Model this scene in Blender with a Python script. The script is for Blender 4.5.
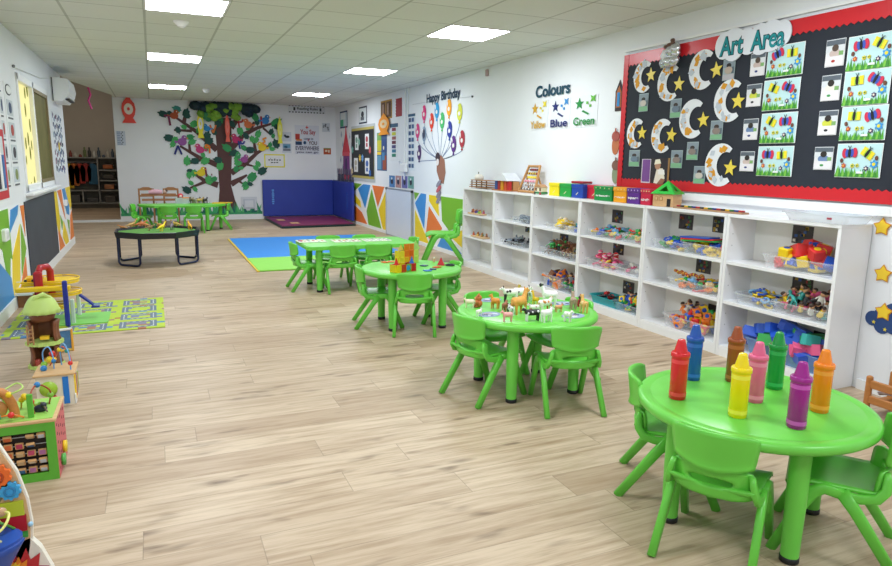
import bpy, math, random
from mathutils import Matrix, Vector
import numpy as np
random.seed(7)
C = bpy.context.scene.collection
for o in list(bpy.data.objects): bpy.data.objects.remove(o)
PI = math.pi

# ---------------------------------------------------------------- camera
CAMZ = 1.321; FOC = 659.0; YAW, PITCH, ROLL = 0.4158, 0.1828, 0.0153
def cam_axes():
    cy, sy, cp, sp = math.cos(YAW), math.sin(YAW), math.cos(PITCH), math.sin(PITCH)
    f = np.array([sy*cp, cy*cp, -sp]); r = np.array([cy, -sy, 0]); u = np.cross(r, f)
    cr, sr = math.cos(ROLL), math.sin(ROLL)
    return cr*r+sr*u, -sr*r+cr*u, f
CR, CU, CF = cam_axes()
cd = bpy.data.cameras.new('camera'); cam = bpy.data.objects.new('camera', cd); C.objects.link(cam)
cam.matrix_world = Matrix(((CR[0], CU[0], -CF[0], 0), (CR[1], CU[1], -CF[1], 0), (CR[2], CU[2], -CF[2], CAMZ), (0, 0, 0, 1)))
cd.sensor_fit = 'HORIZONTAL'; cd.sensor_width = 36; cd.lens = FOC/892*36; cd.clip_start = 0.05; cd.clip_end = 200
bpy.context.scene.camera = cam
def onplane(x, y, axis, val):
    "the point of the plane (axis = val) seen at a place of the photograph, used for surveying"
    d = (x-446)*CR-(y-283)*CU+FOC*CF; a = 'xyz'.index(axis)
    o = d*((val-(CAMZ if a == 2 else 0))/d[a]); o[2] += CAMZ
    return o

# ---------------------------------------------------------------- world, exposure
w = bpy.data.worlds.new('world'); bpy.context.scene.world = w; w.use_nodes = True
bg = w.node_tree.nodes['Background']; bg.inputs[0].default_value = (1.0, 0.98, 0.92, 1); bg.inputs[1].default_value = 1.5
vs = bpy.context.scene.view_settings
vs.view_transform = 'Standard'; vs.look = 'None'; vs.gamma = 1; vs.use_curve_mapping = False; vs.exposure = 0.0
LAMP = 33.0
LAMP_COL = (0.90, 0.955, 1.0)

# ---------------------------------------------------------------- materials
def lin(h):
    h = h.lstrip('#'); r = [int(h[i:i+2], 16)/255 for i in (0, 2, 4)]
    return tuple((c/12.92 if c <= .04045 else ((c+.055)/1.055)**2.4) for c in r)
_M = {}
def mat(h, rough=.5, metal=0, var=.05, name=None, scale=14, coat=0, trans=0):
    key = (h, rough, metal, var, trans, coat)
    if key in _M: return _M[key]
    m = bpy.data.materials.new(name or 'paint_'+h.lstrip('#')); m.use_nodes = True
    nt = m.node_tree; b = nt.nodes['Principled BSDF']
    c = lin(h)
    tc = nt.nodes.new('ShaderNodeTexCoord'); n = nt.nodes.new('ShaderNodeTexNoise'); n.inputs['Scale'].default_value = scale
    nt.links.new(tc.outputs['Object'], n.inputs['Vector'])
    mx = nt.nodes.new('ShaderNodeMix'); mx.data_type = 'RGBA'
    mx.inputs[6].default_value = (*[v*(1-var) for v in c], 1); mx.inputs[7].default_value = (*[min(1, v*(1+var)) for v in c], 1)
    nt.links.new(n.outputs['Fac'], mx.inputs[0]); nt.links.new(mx.outputs[2], b.inputs['Base Color'])
    b.inputs['Roughness'].default_value = rough; b.inputs['Metallic'].default_value = metal
    b.inputs['Coat Weight'].default_value = coat
    if trans: b.inputs['Alpha'].default_value = trans
    _M[key] = m; return m
def paper(h): return mat(h, .7, var=.02)
def plastic(h): return mat(h, .32, var=.03)
def wood(h='#c9965c'):
    if ('wood', h) in _M: return _M[('wood', h)]
    m = bpy.data.materials.new('wood'); m.use_nodes = True; nt = m.node_tree; b = nt.nodes['Principled BSDF']
    tc = nt.nodes.new('ShaderNodeTexCoord'); mp = nt.nodes.new('ShaderNodeMapping'); mp.inputs['Scale'].default_value = (4, 40, 40)
    n = nt.nodes.new('ShaderNodeTexNoise'); n.inputs['Scale'].default_value = 2; n.inputs['Detail'].default_value = 4
    mx = nt.nodes.new('ShaderNodeMix'); mx.data_type = 'RGBA'; c = lin(h)
    mx.inputs[6].default_value = (*[v*.78 for v in c], 1); mx.inputs[7].default_value = (*[min(1, v*1.15) for v in c], 1)
    nt.links.new(tc.outputs['Object'], mp.inputs[0]); nt.links.new(mp.outputs[0], n.inputs['Vector']); nt.links.new(n.outputs['Fac'], mx.inputs[0])
    nt.links.new(mx.outputs[2], b.inputs['Base Color']); b.inputs['Roughness'].default_value = .5
    _M[('wood', h)] = m; return m
def clear(tint='#f2f6fa', a=.28):
    k = ('clear', tint, a)
    if k in _M: return _M[k]
    m = bpy.data.materials.new('clear_plastic'); m.use_nodes = True; nt = m.node_tree; b = nt.nodes['Principled BSDF']
    b.inputs['Base Color'].default_value = (*lin(tint), 1); b.inputs['Roughness'].default_value = .15
    tc = nt.nodes.new('ShaderNodeTexCoord'); n = nt.nodes.new('ShaderNodeTexNoise'); n.inputs['Scale'].default_value = 3; nt.links.new(tc.outputs['Object'], n.inputs['Vector'])
    r = nt.nodes.new('ShaderNodeMapRange'); r.inputs[3].default_value = a*.92; r.inputs[4].default_value = a*1.08
    nt.links.new(n.outputs['Fac'], r.inputs[0]); nt.links.new(r.outputs[0], b.inputs['Alpha'])
    _M[k] = m; return m
def emit(name, col, st):
    m = bpy.data.materials.new(name); m.use_nodes = True; nt = m.node_tree; nt.nodes.clear()
    e = nt.nodes.new('ShaderNodeEmission'); e.inputs[0].default_value = (*col, 1); e.inputs[1].default_value = st
    o = nt.nodes.new('ShaderNodeOutputMaterial'); nt.links.new(e.outputs[0], o.inputs[0]); return m
class NT:
    "small node-writing helper"
    def __init__(s, name, rough=.5):
        s.m = bpy.data.materials.new(name); s.m.use_nodes = True; s.t = s.m.node_tree; s.b = s.t.nodes['Principled BSDF']; s.b.inputs['Roughness'].default_value = rough
    def n(s, k, **kw):
        x = s.t.nodes.new(k)
        for a, v in kw.items(): setattr(x, a, v)
        return x
    def set(s, inp, v):
        if hasattr(v, 'is_output'): s.t.links.new(v, inp)
        elif v is not None: inp.default_value = v
    def math(s, op, a, b=None, c=None):
        x = s.n('ShaderNodeMath', operation=op); s.set(x.inputs[0], a); s.set(x.inputs[1], b); s.set(x.inputs[2], c); return x.outputs[0]
    def mix(s, f, a, b, bt='MIX'):
        x = s.n('ShaderNodeMix', data_type='RGBA', blend_type=bt); s.set(x.inputs[0], f)
        s.set(x.inputs[6], (*a, 1) if isinstance(a, tuple) else a); s.set(x.inputs[7], (*b, 1) if isinstance(b, tuple) else b); return x.outputs[2]
    def ramp(s, f, lo, hi):
        x = s.n('ShaderNodeMapRange'); s.set(x.inputs[0], f); x.inputs[1].default_value = lo; x.inputs[2].default_value = hi; return x.outputs[0]
    def xyz(s):
        tc = s.n('ShaderNodeTexCoord'); sp = s.n('ShaderNodeSeparateXYZ'); s.t.links.new(tc.outputs['Object'], sp.inputs[0]); s.tc = tc.outputs['Object']; return sp.outputs
    def comb(s, x, y, z=0.0):
        c = s.n('ShaderNodeCombineXYZ'); s.set(c.inputs[0], x); s.set(c.inputs[1], y); s.set(c.inputs[2], z); return c.outputs[0]
    def noise(s, v, sc, det=2, rough=.5):
        x = s.n('ShaderNodeTexNoise'); s.set(x.inputs['Vector'], v); x.inputs['Scale'].default_value = sc; x.inputs['Detail'].default_value = det; x.inputs['Roughness'].default_value = rough; return x.outputs['Fac']
    def wn(s, v):
        x = s.n('ShaderNodeTexWhiteNoise', noise_dimensions='3D'); s.set(x.inputs['Vector'], v); return x.outputs['Value']
    def col(s, c): s.set(s.b.inputs['Base Color'], c); return s.m

def floor_material():
    k = NT('oak_vinyl_planks', .42); X, Y, Z = k.xyz()
    PW, PL = .185, 1.22
    row = k.math('FLOOR', k.math('DIVIDE', Y, PW))
    off = k.math('MULTIPLY', k.wn(k.comb(row, 3.7)), PL)
    u = k.math('DIVIDE', k.math('ADD', X, off), PL); idx = k.math('FLOOR', u)
    fv = k.math('FRACT', k.math('DIVIDE', Y, PW)); fu = k.math('FRACT', u)
    rnd = k.wn(k.comb(row, idx, 1.3))
    g = k.noise(k.comb(k.math('ADD', k.math('MULTIPLY', X, 2.2), k.math('MULTIPLY', rnd, 40)), k.math('MULTIPLY', Y, 26)), 1.0, 5, .6)
    g2 = k.noise(k.comb(k.math('ADD', k.math('MULTIPLY', X, 6), k.math('MULTIPLY', rnd, 90)), k.math('MULTIPLY', Y, 120)), 1.0, 3, .6)
    kn = k.noise(k.comb(k.math('ADD', k.math('MULTIPLY', X, 1.0), k.math('MULTIPLY', rnd, 30)), k.math('MULTIPLY', Y, 3.2)), 3.2, 2)
    base = k.mix(rnd, lin('#d1bca2'), lin('#b8a086'))
    base = k.mix(k.math('MULTIPLY', k.ramp(g, .42, .75), .8), base, lin('#947757'))
    base = k.mix(k.math('MULTIPLY', k.ramp(g2, .5, .85), .5), base, lin('#8f7860'))
    base = k.mix(k.math('MULTIPLY', k.math('MULTIPLY', k.ramp(kn, .60, .72), k.ramp(g, .3, .6)), .8), base, lin('#6f5a45'))
    vk = k.n('ShaderNodeTexVoronoi'); k.set(vk.inputs['Vector'], k.comb(k.math('ADD', k.math('MULTIPLY', X, 2.0), k.math('MULTIPLY', rnd, 3)), k.math('MULTIPLY', Y, 6.5))); vk.inputs['Scale'].default_value = 1.0
    sp = k.n('ShaderNodeSeparateColor'); k.t.links.new(vk.outputs['Color'], sp.inputs[0])
    kd = k.math('ADD', vk.outputs['Distance'], k.math('MULTIPLY', k.math('SUBTRACT', g2, .5), .16))
    kk = k.math('MULTIPLY', k.math('SUBTRACT', 1.0, k.ramp(kd, .02, .17)), k.math('GREATER_THAN', sp.outputs[0], .60))
    base = k.mix(k.math('MULTIPLY', kk, .75), base, lin('#6e5848'))
    e1 = k.math('LESS_THAN', fv, .014); e2 = k.math('LESS_THAN', fu, .0028)
    base = k.mix(k.math('MULTIPLY', k.math('MAXIMUM', e1, e2), .5), base, lin('#7d6b57'))
    k.set(k.b.inputs['Roughness'], k.math('ADD', .36, k.math('MULTIPLY', g2, .2)))
    k.b.inputs['Specular IOR Level'].default_value = .45
    return k.col(base)
def ceiling_material():
    k = NT('mineral_ceiling_tiles', .9); X, Y, Z = k.xyz()
    fx = k.math('FRACT', k.math('DIVIDE', k.math('ADD', X, .5888+.6*20), .6)); fy = k.math('FRACT', k.math('DIVIDE', k.math('SUBTRACT', Y, 5.4425-.6*40), .6))
    ax = k.math('ABSOLUTE', k.math('SUBTRACT', fx, .5)); ay = k.math('ABSOLUTE', k.math('SUBTRACT', fy, .5))
    tb = k.math('GREATER_THAN', ax, .483); ty = k.math('GREATER_THAN', ay, .489)
    g = k.noise(k.tc, 60, 3); spot = k.noise(k.tc, .9, 2)
    cell = k.wn(k.comb(k.math('FLOOR', k.math('DIVIDE', k.math('ADD', X, .5888+12), .6)), k.math('FLOOR', k.math('DIVIDE', k.math('SUBTRACT', Y, 5.4425-24), .6))))
    base = k.mix(g, lin('#d9dedb'), lin('#e2e6e4')); base = k.mix(k.math('MULTIPLY', cell, .3), base, lin('#cdd3cc'))
    base = k.mix(k.math('MULTIPLY', spot, .15), base, lin('#cfd4bd'))
    base = k.mix(k.math('MULTIPLY', tb, .55), base, lin('#8f958c')); base = k.mix(k.math('MULTIPLY', ty, .6), base, lin('#7d837c'))
    return k.col(base)
def wall_material(name, h, h2):
    k = NT(name, .55); X, Y, Z = k.xyz()
    v = k.mix(k.noise(k.tc, 3, 3), lin(h), lin(h2))
    bmp = k.n('ShaderNodeBump'); bmp.inputs['Strength'].default_value = .05; k.set(bmp.inputs['Height'], k.noise(k.tc, 80, 3)); k.t.links.new(bmp.outputs[0], k.b.inputs['Normal'])
    return k.col(v)
WHITE = mat('#f1f3f5', .45, var=.015, name='white_gloss_paint')
SHELFW = mat('#f0f1f4', .3, var=.012, name='white_melamine')
WALLM = wall_material('white_wall_paint', '#eff2f7', '#e9edf3')

# ---------------------------------------------------------------- mesh builder
def rotz(a): return Matrix.Rotation(a, 4, 'Z')
def T(x, y, z): return Matrix.Translation((x, y, z))
class MB:
    def __init__(s): s.v = []; s.f = []; s.m = []; s.s = []; s.mats = []; s.M = Matrix.Identity(4)
    def mi(s, m):
        if m not in s.mats: s.mats.append(m)
        return s.mats.index(m)
    def add(s, vs, fs, m, smooth=False, M=None):
        n = len(s.v); MM = s.M @ M if M is not None else s.M
        s.v += [tuple(MM @ Vector(p)) for p in vs]; i = s.mi(m)
        for f in fs: s.f.append([n+k for k in f]); s.m.append(i); s.s.append(smooth)
        return s
    def box(s, c, d, m, M=None, rz=0, ch=0):
        x, y, z = d[0]/2, d[1]/2, d[2]/2; mm = T(*c) @ rotz(rz)
        if M is not None: mm = M @ mm
        if ch:
            e = min(ch, x*.49, y*.49, z*.49); P = []
            for sx in (-1, 1):
                for sy in (-1, 1):
                    for sz in (-1, 1): P += [(sx*(x-e), sy*(y-e), sz*z), (sx*(x-e), sy*y, sz*(z-e)), (sx*x, sy*(y-e), sz*(z-e))]
            def k(sx, sy, sz, t): return ((sx > 0)*4+(sy > 0)*2+(sz > 0))*3+t
            F = []
            for t, (a, b) in ((0, (0, 1)), (1, (0, 2)), (2, (1, 2))):
                ax = {0: 2, 1: 1, 2: 0}[t]
                for sg in (-1, 1):
                    q = []
                    for p, r in ((-1, -1), (1, -1), (1, 1), (-1, 1)):
                        v = [0, 0, 0]; v[a] = p; v[b] = r; v[ax] = sg; q.append(k(*v, t))
                    F.append(q)
            for ax in range(3):
                o = [i for i in range(3) if i != ax]; ts = {2: (1, 2), 1: (0, 2), 0: (0, 1)}[ax]
                for p in (-1, 1):
                    for r in (-1, 1):
                        v1 = [0]*3; v2 = [0]*3; v1[o[0]] = v2[o[0]] = p; v1[o[1]] = v2[o[1]] = r; v1[ax] = -1; v2[ax] = 1
                        F.append([k(*v1, ts[0]), k(*v2, ts[0]), k(*v2, ts[1]), k(*v1, ts[1])])
            for sx in (-1, 1):
                for sy in (-1, 1):
                    for sz in (-1, 1): F.append([k(sx, sy, sz, 0), k(sx, sy, sz, 1), k(sx, sy, sz, 2)])
            return s.add(P, F, m, False, mm)
        vs = [(a, b, c_) for a in (-x, x) for b in (-y, y) for c_ in (-z, z)]
        return s.add(vs, [(0, 1, 3, 2), (4, 6, 7, 5), (0, 4, 5, 1), (2, 3, 7, 6), (0, 2, 6, 4), (1, 5, 7, 3)], m, False, mm)
    def prism(s, pts, z0, z1, m, M=None, smooth=False):
        n = len(pts); a = sum(pts[i][0]*pts[(i+1) % n][1]-pts[(i+1) % n][0]*pts[i][1] for i in range(n))
        if a < 0: pts = pts[::-1]
        vs = [(p[0], p[1], z0) for p in pts]+[(p[0], p[1], z1) for p in pts]
        fs = [list(range(n))[::-1], list(range(n, 2*n))]+[(i, (i+1) % n, n+(i+1) % n, n+i) for i in range(n)]
        return s.add(vs, fs, m, smooth, M)
    def lathe(s, prof, m, n=16, M=None, smooth=True, sx=1, sy=1):
        vs = []; fs = []; k = len(prof)
        for r, z in prof: vs += [(sx*r*math.cos(2*PI*i/n), sy*r*math.sin(2*PI*i/n), z) for i in range(n)]
        for j in range(k-1):
            for i in range(n): fs.append((j*n+i, j*n+(i+1) % n, (j+1)*n+(i+1) % n, (j+1)*n+i))
        s.add(vs, fs, m, smooth, M)
        return s.add(vs[:n]+vs[-n:], [list(range(n))[::-1], list(range(n, 2*n))], m, False, M)
    def cyl(s, p, q, r, m, r2=None, n=10, smooth=True):
        p = Vector(p); q = Vector(q); d = q-p; L = d.length; R = d.to_track_quat('Z', 'Y').to_matrix().to_4x4()
        return s.lathe([(r, 0), (r if r2 is None else r2, L)], m, n, Matrix.Translation(p) @ R, smooth)
    def ball(s, c, r, m, n=10, M=None):
        if not isinstance(r, (tuple, list)): r = (r, r, r)
        vs = []; fs = []; k = max(5, n//2+1)
        for j in range(k+1):
            t = PI*j/k
            for i in range(n): a = 2*PI*i/n; vs.append((c[0]+r[0]*math.sin(t)*math.cos(a), c[1]+r[1]*math.sin(t)*math.sin(a), c[2]-r[2]*math.cos(t)))
        for j in range(k):
            for i in range(n): fs.append((j*n+i, j*n+(i+1) % n, (j+1)*n+(i+1) % n, (j+1)*n+i))
        return s.add(vs, fs, m, True, M)
    def tube(s, path, r, m, n=8, closed=False, M=None):
        P = [Vector(p) for p in path]; k = len(P); vs = []; fs = []; up = None
        for j in range(k):
            a = P[(j-1) % k] if (closed or j > 0) else P[j]; b = P[(j+1) % k] if (closed or j < k-1) else P[j]
            t = (b-a).normalized()
            if up is None: up = Vector((0, 0, 1)) if abs(t.z) < .9 else Vector((1, 0, 0))
            sd = t.cross(up).normalized(); up = sd.cross(t).normalized(); rr = r[j] if isinstance(r, (list, tuple)) else r
            for i in range(n): an = 2*PI*i/n; vs.append(tuple(P[j]+rr*(math.cos(an)*sd+math.sin(an)*up)))
        for j in range(k if closed else k-1):
            for i in range(n): fs.append((j*n+i, ((j+1) % k)*n+i, ((j+1) % k)*n+(i+1) % n, j*n+(i+1) % n))
        s.add(vs, fs, m, True, M)
        if not closed: s.add(vs[:n]+vs[-n:], [list(range(n)), list(range(n, 2*n))[::-1]], m, False, M)
        return s
    def sweep(s, path, wx, wn, m, M=None, n=12):
        "bar swept in the yz plane, width wx across x, wn in the plane"
        P = [Vector(p) for p in path]; k = len(P); vs = []; fs = []
        for j in range(k):
            a = P[max(0, j-1)]; b = P[min(k-1, j+1)]; t = (b-a).normalized(); X = Vector((1, 0, 0)); N = t.cross(X).normalized()
            ww = wn[j] if isinstance(wn, (list, tuple)) else wn
            for i in range(n):
                an = 2*PI*i/n; c, q = math.cos(an), math.sin(an); c = math.copysign(abs(c)**.5, c); q = math.copysign(abs(q)**.5, q)
                vs.append(tuple(P[j]+X*(c*wx/2)+N*(q*ww/2)))
        for j in range(k-1):
            for i in range(n): fs.append((j*n+i, (j+1)*n+i, (j+1)*n+(i+1) % n, j*n+(i+1) % n))
        fs += [list(range(n)), list(range((k-1)*n, k*n))[::-1]]
        return s.add(vs, fs, m, True, M)
    def sheet(s, fn, nu, nv, th, m, M=None, wrap=False):
        "thin shell over fn(u, v) for u, v in 0..1; wrap closes it in u"
        g = [[Vector(fn(i/nu, j/nv)) for j in range(nv+1)] for i in range(nu+1)]
        def nrm(i, j):
            if wrap: a = g[(i-1) % nu][j]; b = g[(i+1) % nu][j]
            else: a = g[max(0, i-1)][j]; b = g[min(nu, i+1)][j]
            c = g[i][max(0, j-1)]; d = g[i][min(nv, j+1)]
            return (b-a).cross(d-c).normalized()
        A = []; B = []
        for i in range(nu+1):
            for j in range(nv+1): q = nrm(i, j)*th/2; A.append(tuple(g[i][j]+q)); B.append(tuple(g[i][j]-q))
        n = len(A); ix = lambda i, j: ((i % nu) if wrap else i)*(nv+1)+j; fs = []
        for i in range(nu):
            for j in range(nv):
                q = (ix(i, j), ix(i+1, j), ix(i+1, j+1), ix(i, j+1)); fs.append(q); fs.append(tuple(n+k for k in q[::-1]))
        for i in range(nu):
            fs.append((ix(i, 0), n+ix(i, 0), n+ix(i+1, 0), ix(i+1, 0))); fs.append((ix(i, nv), ix(i+1, nv), n+ix(i+1, nv), n+ix(i, nv)))
        if not wrap:
            for j in range(nv):
                fs.append((ix(0, j), ix(0, j+1), n+ix(0, j+1), n+ix(0, j))); fs.append((ix(nu, j), n+ix(nu, j), n+ix(nu, j+1), ix(nu, j+1)))
        return s.add(A+B, fs, m, True, M)
    def mesh(s, name):
        me = bpy.data.meshes.new(name); me.from_pydata(s.v, [], s.f)
        for m in s.mats: me.materials.append(m)
        me.polygons.foreach_set('material_index', s.m); me.polygons.foreach_set('use_smooth', s.s); me.update(); return me
    def build(s, name, parent=None, **k):
        o = bpy.data.objects.new(name, s.mesh(name)); C.objects.link(o)
        if parent: o.parent = parent
        for a, v in k.items(): o[a] = v
        return o
def tag(o, label, cat, group=None, kind=None):
    o['label'] = label; o['category'] = cat
    if group: o['group'] = group
    if kind: o['kind'] = kind
    return o
def empty(name, loc, rz, label, cat, group=None):
    o = bpy.data.objects.new(name, None); C.objects.link(o); o.location = loc; o.rotation_euler = (0, 0, rz); o.empty_display_size = .1
    return tag(o, label, cat, group)
def thing(mb, name, label, cat, group=None, loc=(0, 0, 0), rz=0):
    o = mb.build(name); o.location = loc; o.rotation_euler = (0, 0, rz); return tag(o, label, cat, group)
def copy_tree(o, parent=None):
    c = o.copy(); C.objects.link(c)
    if parent: c.parent = parent
    for ch in [x for x in bpy.data.objects if x.parent == o]: copy_tree(ch, c)
    return c
def struct(mb, name):
    o = mb.build(name); o['kind'] = 'structure'; return o
def star2(R, r=None, n=5, c=(0, 0), rot=PI/2):
    r = r or R*.42
    return [(c[0]+(R if i % 2 == 0 else r)*math.cos(rot+PI*i/n), c[1]+(R if i % 2 == 0 else r)*math.sin(rot+PI*i/n)) for i in range(2*n)]
def disc2(rx, ry=None, c=(0, 0), n=16, rot=0):
    ry = ry or rx
    return [(c[0]+rx*math.cos(2*PI*i/n)*math.cos(rot)-ry*math.sin(2*PI*i/n)*math.sin(rot), c[1]+rx*math.cos(2*PI*i/n)*math.sin(rot)+ry*math.sin(2*PI*i/n)*math.cos(rot)) for i in range(n)]
def rect2(x0, y0, x1, y1): return [(x0, y0), (x1, y0), (x1, y1), (x0, y1)]
def rrect2(w, h, r, n=6, c=(0, 0)):
    P = []
    for cx, cy, a0 in ((w/2-r, h/2-r, 0), (-w/2+r, h/2-r, PI/2), (-w/2+r, -h/2+r, PI), (w/2-r, -h/2+r, 1.5*PI)):
        for i in range(n+1): a = a0+PI/2*i/n; P.append((c[0]+cx+r*math.cos(a), c[1]+cy+r*math.sin(a)))
    return P
def stroke2(p, q, w):
    dx, dy = q[0]-p[0], q[1]-p[1]; L = math.hypot(dx, dy) or 1; nx, ny = -dy/L*w/2, dx/L*w/2
    return [(p[0]+nx, p[1]+ny), (p[0]-nx, p[1]-ny), (q[0]-nx, q[1]-ny), (q[0]+nx, q[1]+ny)]
_T = {}
def text_mesh(s, bold=0.0):
    if (s, bold) in _T: return _T[(s, bold)]
    cu = bpy.data.curves.new('lettering', 'FONT'); cu.body = s; cu.size = 1; cu.offset = bold
    o = bpy.data.objects.new('lettering', cu); C.objects.link(o); bpy.context.view_layer.update()
    me = o.evaluated_get(bpy.context.evaluated_depsgraph_get()).to_mesh()
    V = [(v.co.x, v.co.y) for v in me.vertices]; F = [tuple(p.vertices) for p in me.polygons]
    bpy.data.objects.remove(o); bpy.data.curves.remove(cu)
    x0 = min(v[0] for v in V); x1 = max(v[0] for v in V); y0 = min(v[1] for v in V); y1 = max(v[1] for v in V)
    V = [((v[0]-x0)/(x1-x0), (v[1]-y0)/(y1-y0)) for v in V]; _T[(s, bold)] = (V, F); return V, F
# walls as drawing planes: u to the viewer's right, v up, w out of the wall
WR, WL, WB = 3.855, -1.17, 15.06
WALLS = {'R': ('x', WR, Matrix(((0, 0, -1, WR), (-1, 0, 0, 0), (0, 1, 0, 0), (0, 0, 0, 1)))),
         'L': ('x', WL, Matrix(((0, 0, 1, WL), (1, 0, 0, 0), (0, 1, 0, 0), (0, 0, 0, 1)))),
         'B': ('y', WB, Matrix(((1, 0, 0, 0), (0, 0, -1, WB), (0, 1, 0, 0), (0, 0, 0, 1))))}
def uv(wall, x, y, w=0):
    ax, v, M = WALLS[wall]; p = onplane(x, y, ax, v-w)
    return {'R': -p[1], 'L': p[1], 'B': p[0]}[wall], p[2]
class Dec(MB):
    "thin flat work fixed to a wall; layers stack outward"
    def __init__(s, wall, c, w0=.001, th=.0015):
        super().__init__(); s.wall = wall; s.c = c; s.w0 = w0; s.th = th
    def p(s, pts, h, layer=0, m=None):
        s.k = getattr(s, 'k', 0)+1; z0 = s.w0+layer*s.th; s.prism([(a, b) for a, b in pts], z0, z0+s.th+s.k*2e-5, m or paper(h)); return s
    def text(s, t, x0, y0, x1, y1, h, layer=1, bold=.02):
        V, F = text_mesh(t, bold); z = s.w0+(layer+1)*s.th+.001; s.add([(x0+a*(x1-x0), y0+b*(y1-y0), z) for a, b in V], F, paper(h)); return s
    def put(s, name, label, cat, group=None, parent=None):
        o = s.build(name); L = WALLS[s.wall][2] @ T(s.c[0], s.c[1], 0)
        o.matrix_world = L
        return tag(o, label, cat, group)
def wrect(wall, x0, y0, x1, y1, w=0):
    a = uv(wall, x0, y0, w); b = uv(wall, x1, y1, w); return (a[0]+b[0])/2, (a[1]+b[1])/2, abs(b[0]-a[0]), abs(a[1]-b[1])

# ================================================================ THE ROOM
H = 2.474
YF = -2.6                                     # wall behind the camera
m = floor_material()
struct(MB().box((1.3, 8.4, -.05), (7.6, 22.6, .1), m), 'floor')
ceil_pts = [(WL, YF), (WR, YF), (WR, WB), (-.64, WB), (-.64, 14.6), (-1.1, 12.3), (WL, 12.2)]
struct(MB().prism(ceil_pts, H, H+.04, ceiling_material()), 'ceiling')
# left wall with its window hole (y 7.78..9.70, z .96..2.11)
wy0, wy1, wz0, wz1 = 7.76, 9.86, .95, 2.11
b = MB(); LT = .12
for y0, y1, z0, z1 in ((YF, wy0, 0, H), (wy1, 11.5, 0, H), (wy0, wy1, 0, wz0), (wy0, wy1, wz1, H)):
    b.box((WL-LT/2, (y0+y1)/2, (z0+z1)/2), (LT, y1-y0, z1-z0), WALLM)
struct(b, 'wall_left')
struct(MB().box((WR+.06, (YF+WB)/2, H/2), (.12, WB-YF, H), WALLM), 'wall_right')
struct(MB().box(((-.66+WR)/2, WB+.07, 1.65), (WR+.66, .14, 3.3), WALLM), 'wall_back')
struct(MB().box(((WL+WR)/2, YF-.06, H/2), (WR-WL+.24, .12, H), WALLM), 'wall_front')
BEIGE = wall_material('beige_wall_paint', '#c4bbae', '#ccc3b6')
struct(MB().box((-1.6, 19.62, 1.65), (2.4, .12, 3.3), BEIGE), 'wall_far')
struct(MB().box((-2.46, 15.6, 1.65), (.12, 8.2, 3.3), BEIGE), 'wall_far_left')
struct(MB().box((-.52, 17.4, 1.65), (.12, 4.4, 3.3), BEIGE), 'wall_far_right')
struct(MB().box((-1.85, 11.44, 1.65), (1.2, .12, 3.3), BEIGE), 'wall_recess')
struct(MB().box((-1.5, 15.6, 3.34), (2.1, 8.4, .08), mat('#a9a9a2', .9)), 'ceiling_recess')
struct(MB().prism([(WL-.02, 12.2), (-1.1, 12.3), (-.64, 14.6), (-.64, WB), (-.6, WB+.14), (-.6, 14.6), (-1.06, 12.26), (WL-.02, 12.14)], H+.04, 3.32, BEIGE), 'trim_1')
struct(MB().box((-1.5, WB+.04, .02), (1.7, .14, .04), WHITE), 'trim_2')
# baseboards
struct(MB().box((WL+.008, (YF+11.5)/2, .05), (.016, 11.5-YF, .10), WHITE), 'baseboard_left')
struct(MB().box(((-.66+WR)/2, WB-.008, .055), (WR+.66, .016, .11), WHITE), 'baseboard_back')
struct(MB().box((WR-.008, (7.7+WB)/2, .03), (.016, WB-7.7, .06), WHITE).box((WR-.008, (YF+2.5)/2, .03), (.016, 2.5-YF, .06), WHITE), 'baseboard_right')
struct(MB().box((WR-.012, 1.2, 1.075), (.024, 7.4, .055), WHITE), 'trim_3')
struct(MB().box((WR-.010, 1.2, 2.285), (.02, 7.4, .018), WHITE), 'trim_4')
struct(MB().tube([(WR-.012, 10.45, H), (WR-.012, 10.5, 1.02)], .016, WHITE).tube([(WR-.012, 10.33, H), (WR-.012, 10.38, 1.2)], .009, WHITE), 'trim_5')
# window in the left wall
fr = MB(); fx = WL-.02
for y0, y1, z0, z1 in ((wy0, wy1, wz0, wz0+.07), (wy0, wy1, wz1-.07, wz1), (wy0, wy0+.06, wz0, wz1), (wy1-.06, wy1, wz0, wz1), (8.68, 8.76, wz0, wz1)):
    fr.box((fx, (y0+y1)/2, (z0+z1)/2), (.07, y1-y0, z1-z0), WHITE, ch=.006)
fr.box((WL+.02, (wy0+wy1)/2, wz0-.02), (.10, wy1-wy0+.1, .03), WHITE, ch=.005)
win = struct(fr, 'window_1')
k = NT('leaf_print_film', .5); X, Y, Z = k.xyz()
vo = k.n('ShaderNodeTexVoronoi'); k.set(vo.inputs['Vector'], k.comb(X, Y, k.math('MULTIPLY', Z, .6))); vo.inputs['Scale'].default_value = 7
leafc = k.mix(k.math('LESS_THAN', vo.outputs['Distance'], .31), lin('#f8f4ce'), lin('#8d9440'))
tr = k.n('ShaderNodeBsdfTranslucent'); k.set(tr.inputs[0], leafc); ms = k.n('ShaderNodeMixShader'); ms.inputs[0].default_value = .85
k.set(k.b.inputs['Base Color'], leafc); k.t.links.new(k.b.outputs[0], ms.inputs[1]); k.t.links.new(tr.outputs[0], ms.inputs[2])
k.t.links.new(ms.outputs[0], k.t.nodes['Material Output'].inputs[0]); FILM = k.m
k = NT('olive_screen', .5); X, Y, Z = k.xyz(); oc = k.mix(k.noise(k.tc, 4, 4), lin('#6b6a3c'), lin('#a39c66'))
tr = k.n('ShaderNodeBsdfTranslucent'); k.set(tr.inputs[0], oc); ms = k.n('ShaderNodeMixShader'); ms.inputs[0].default_value = .45
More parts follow.
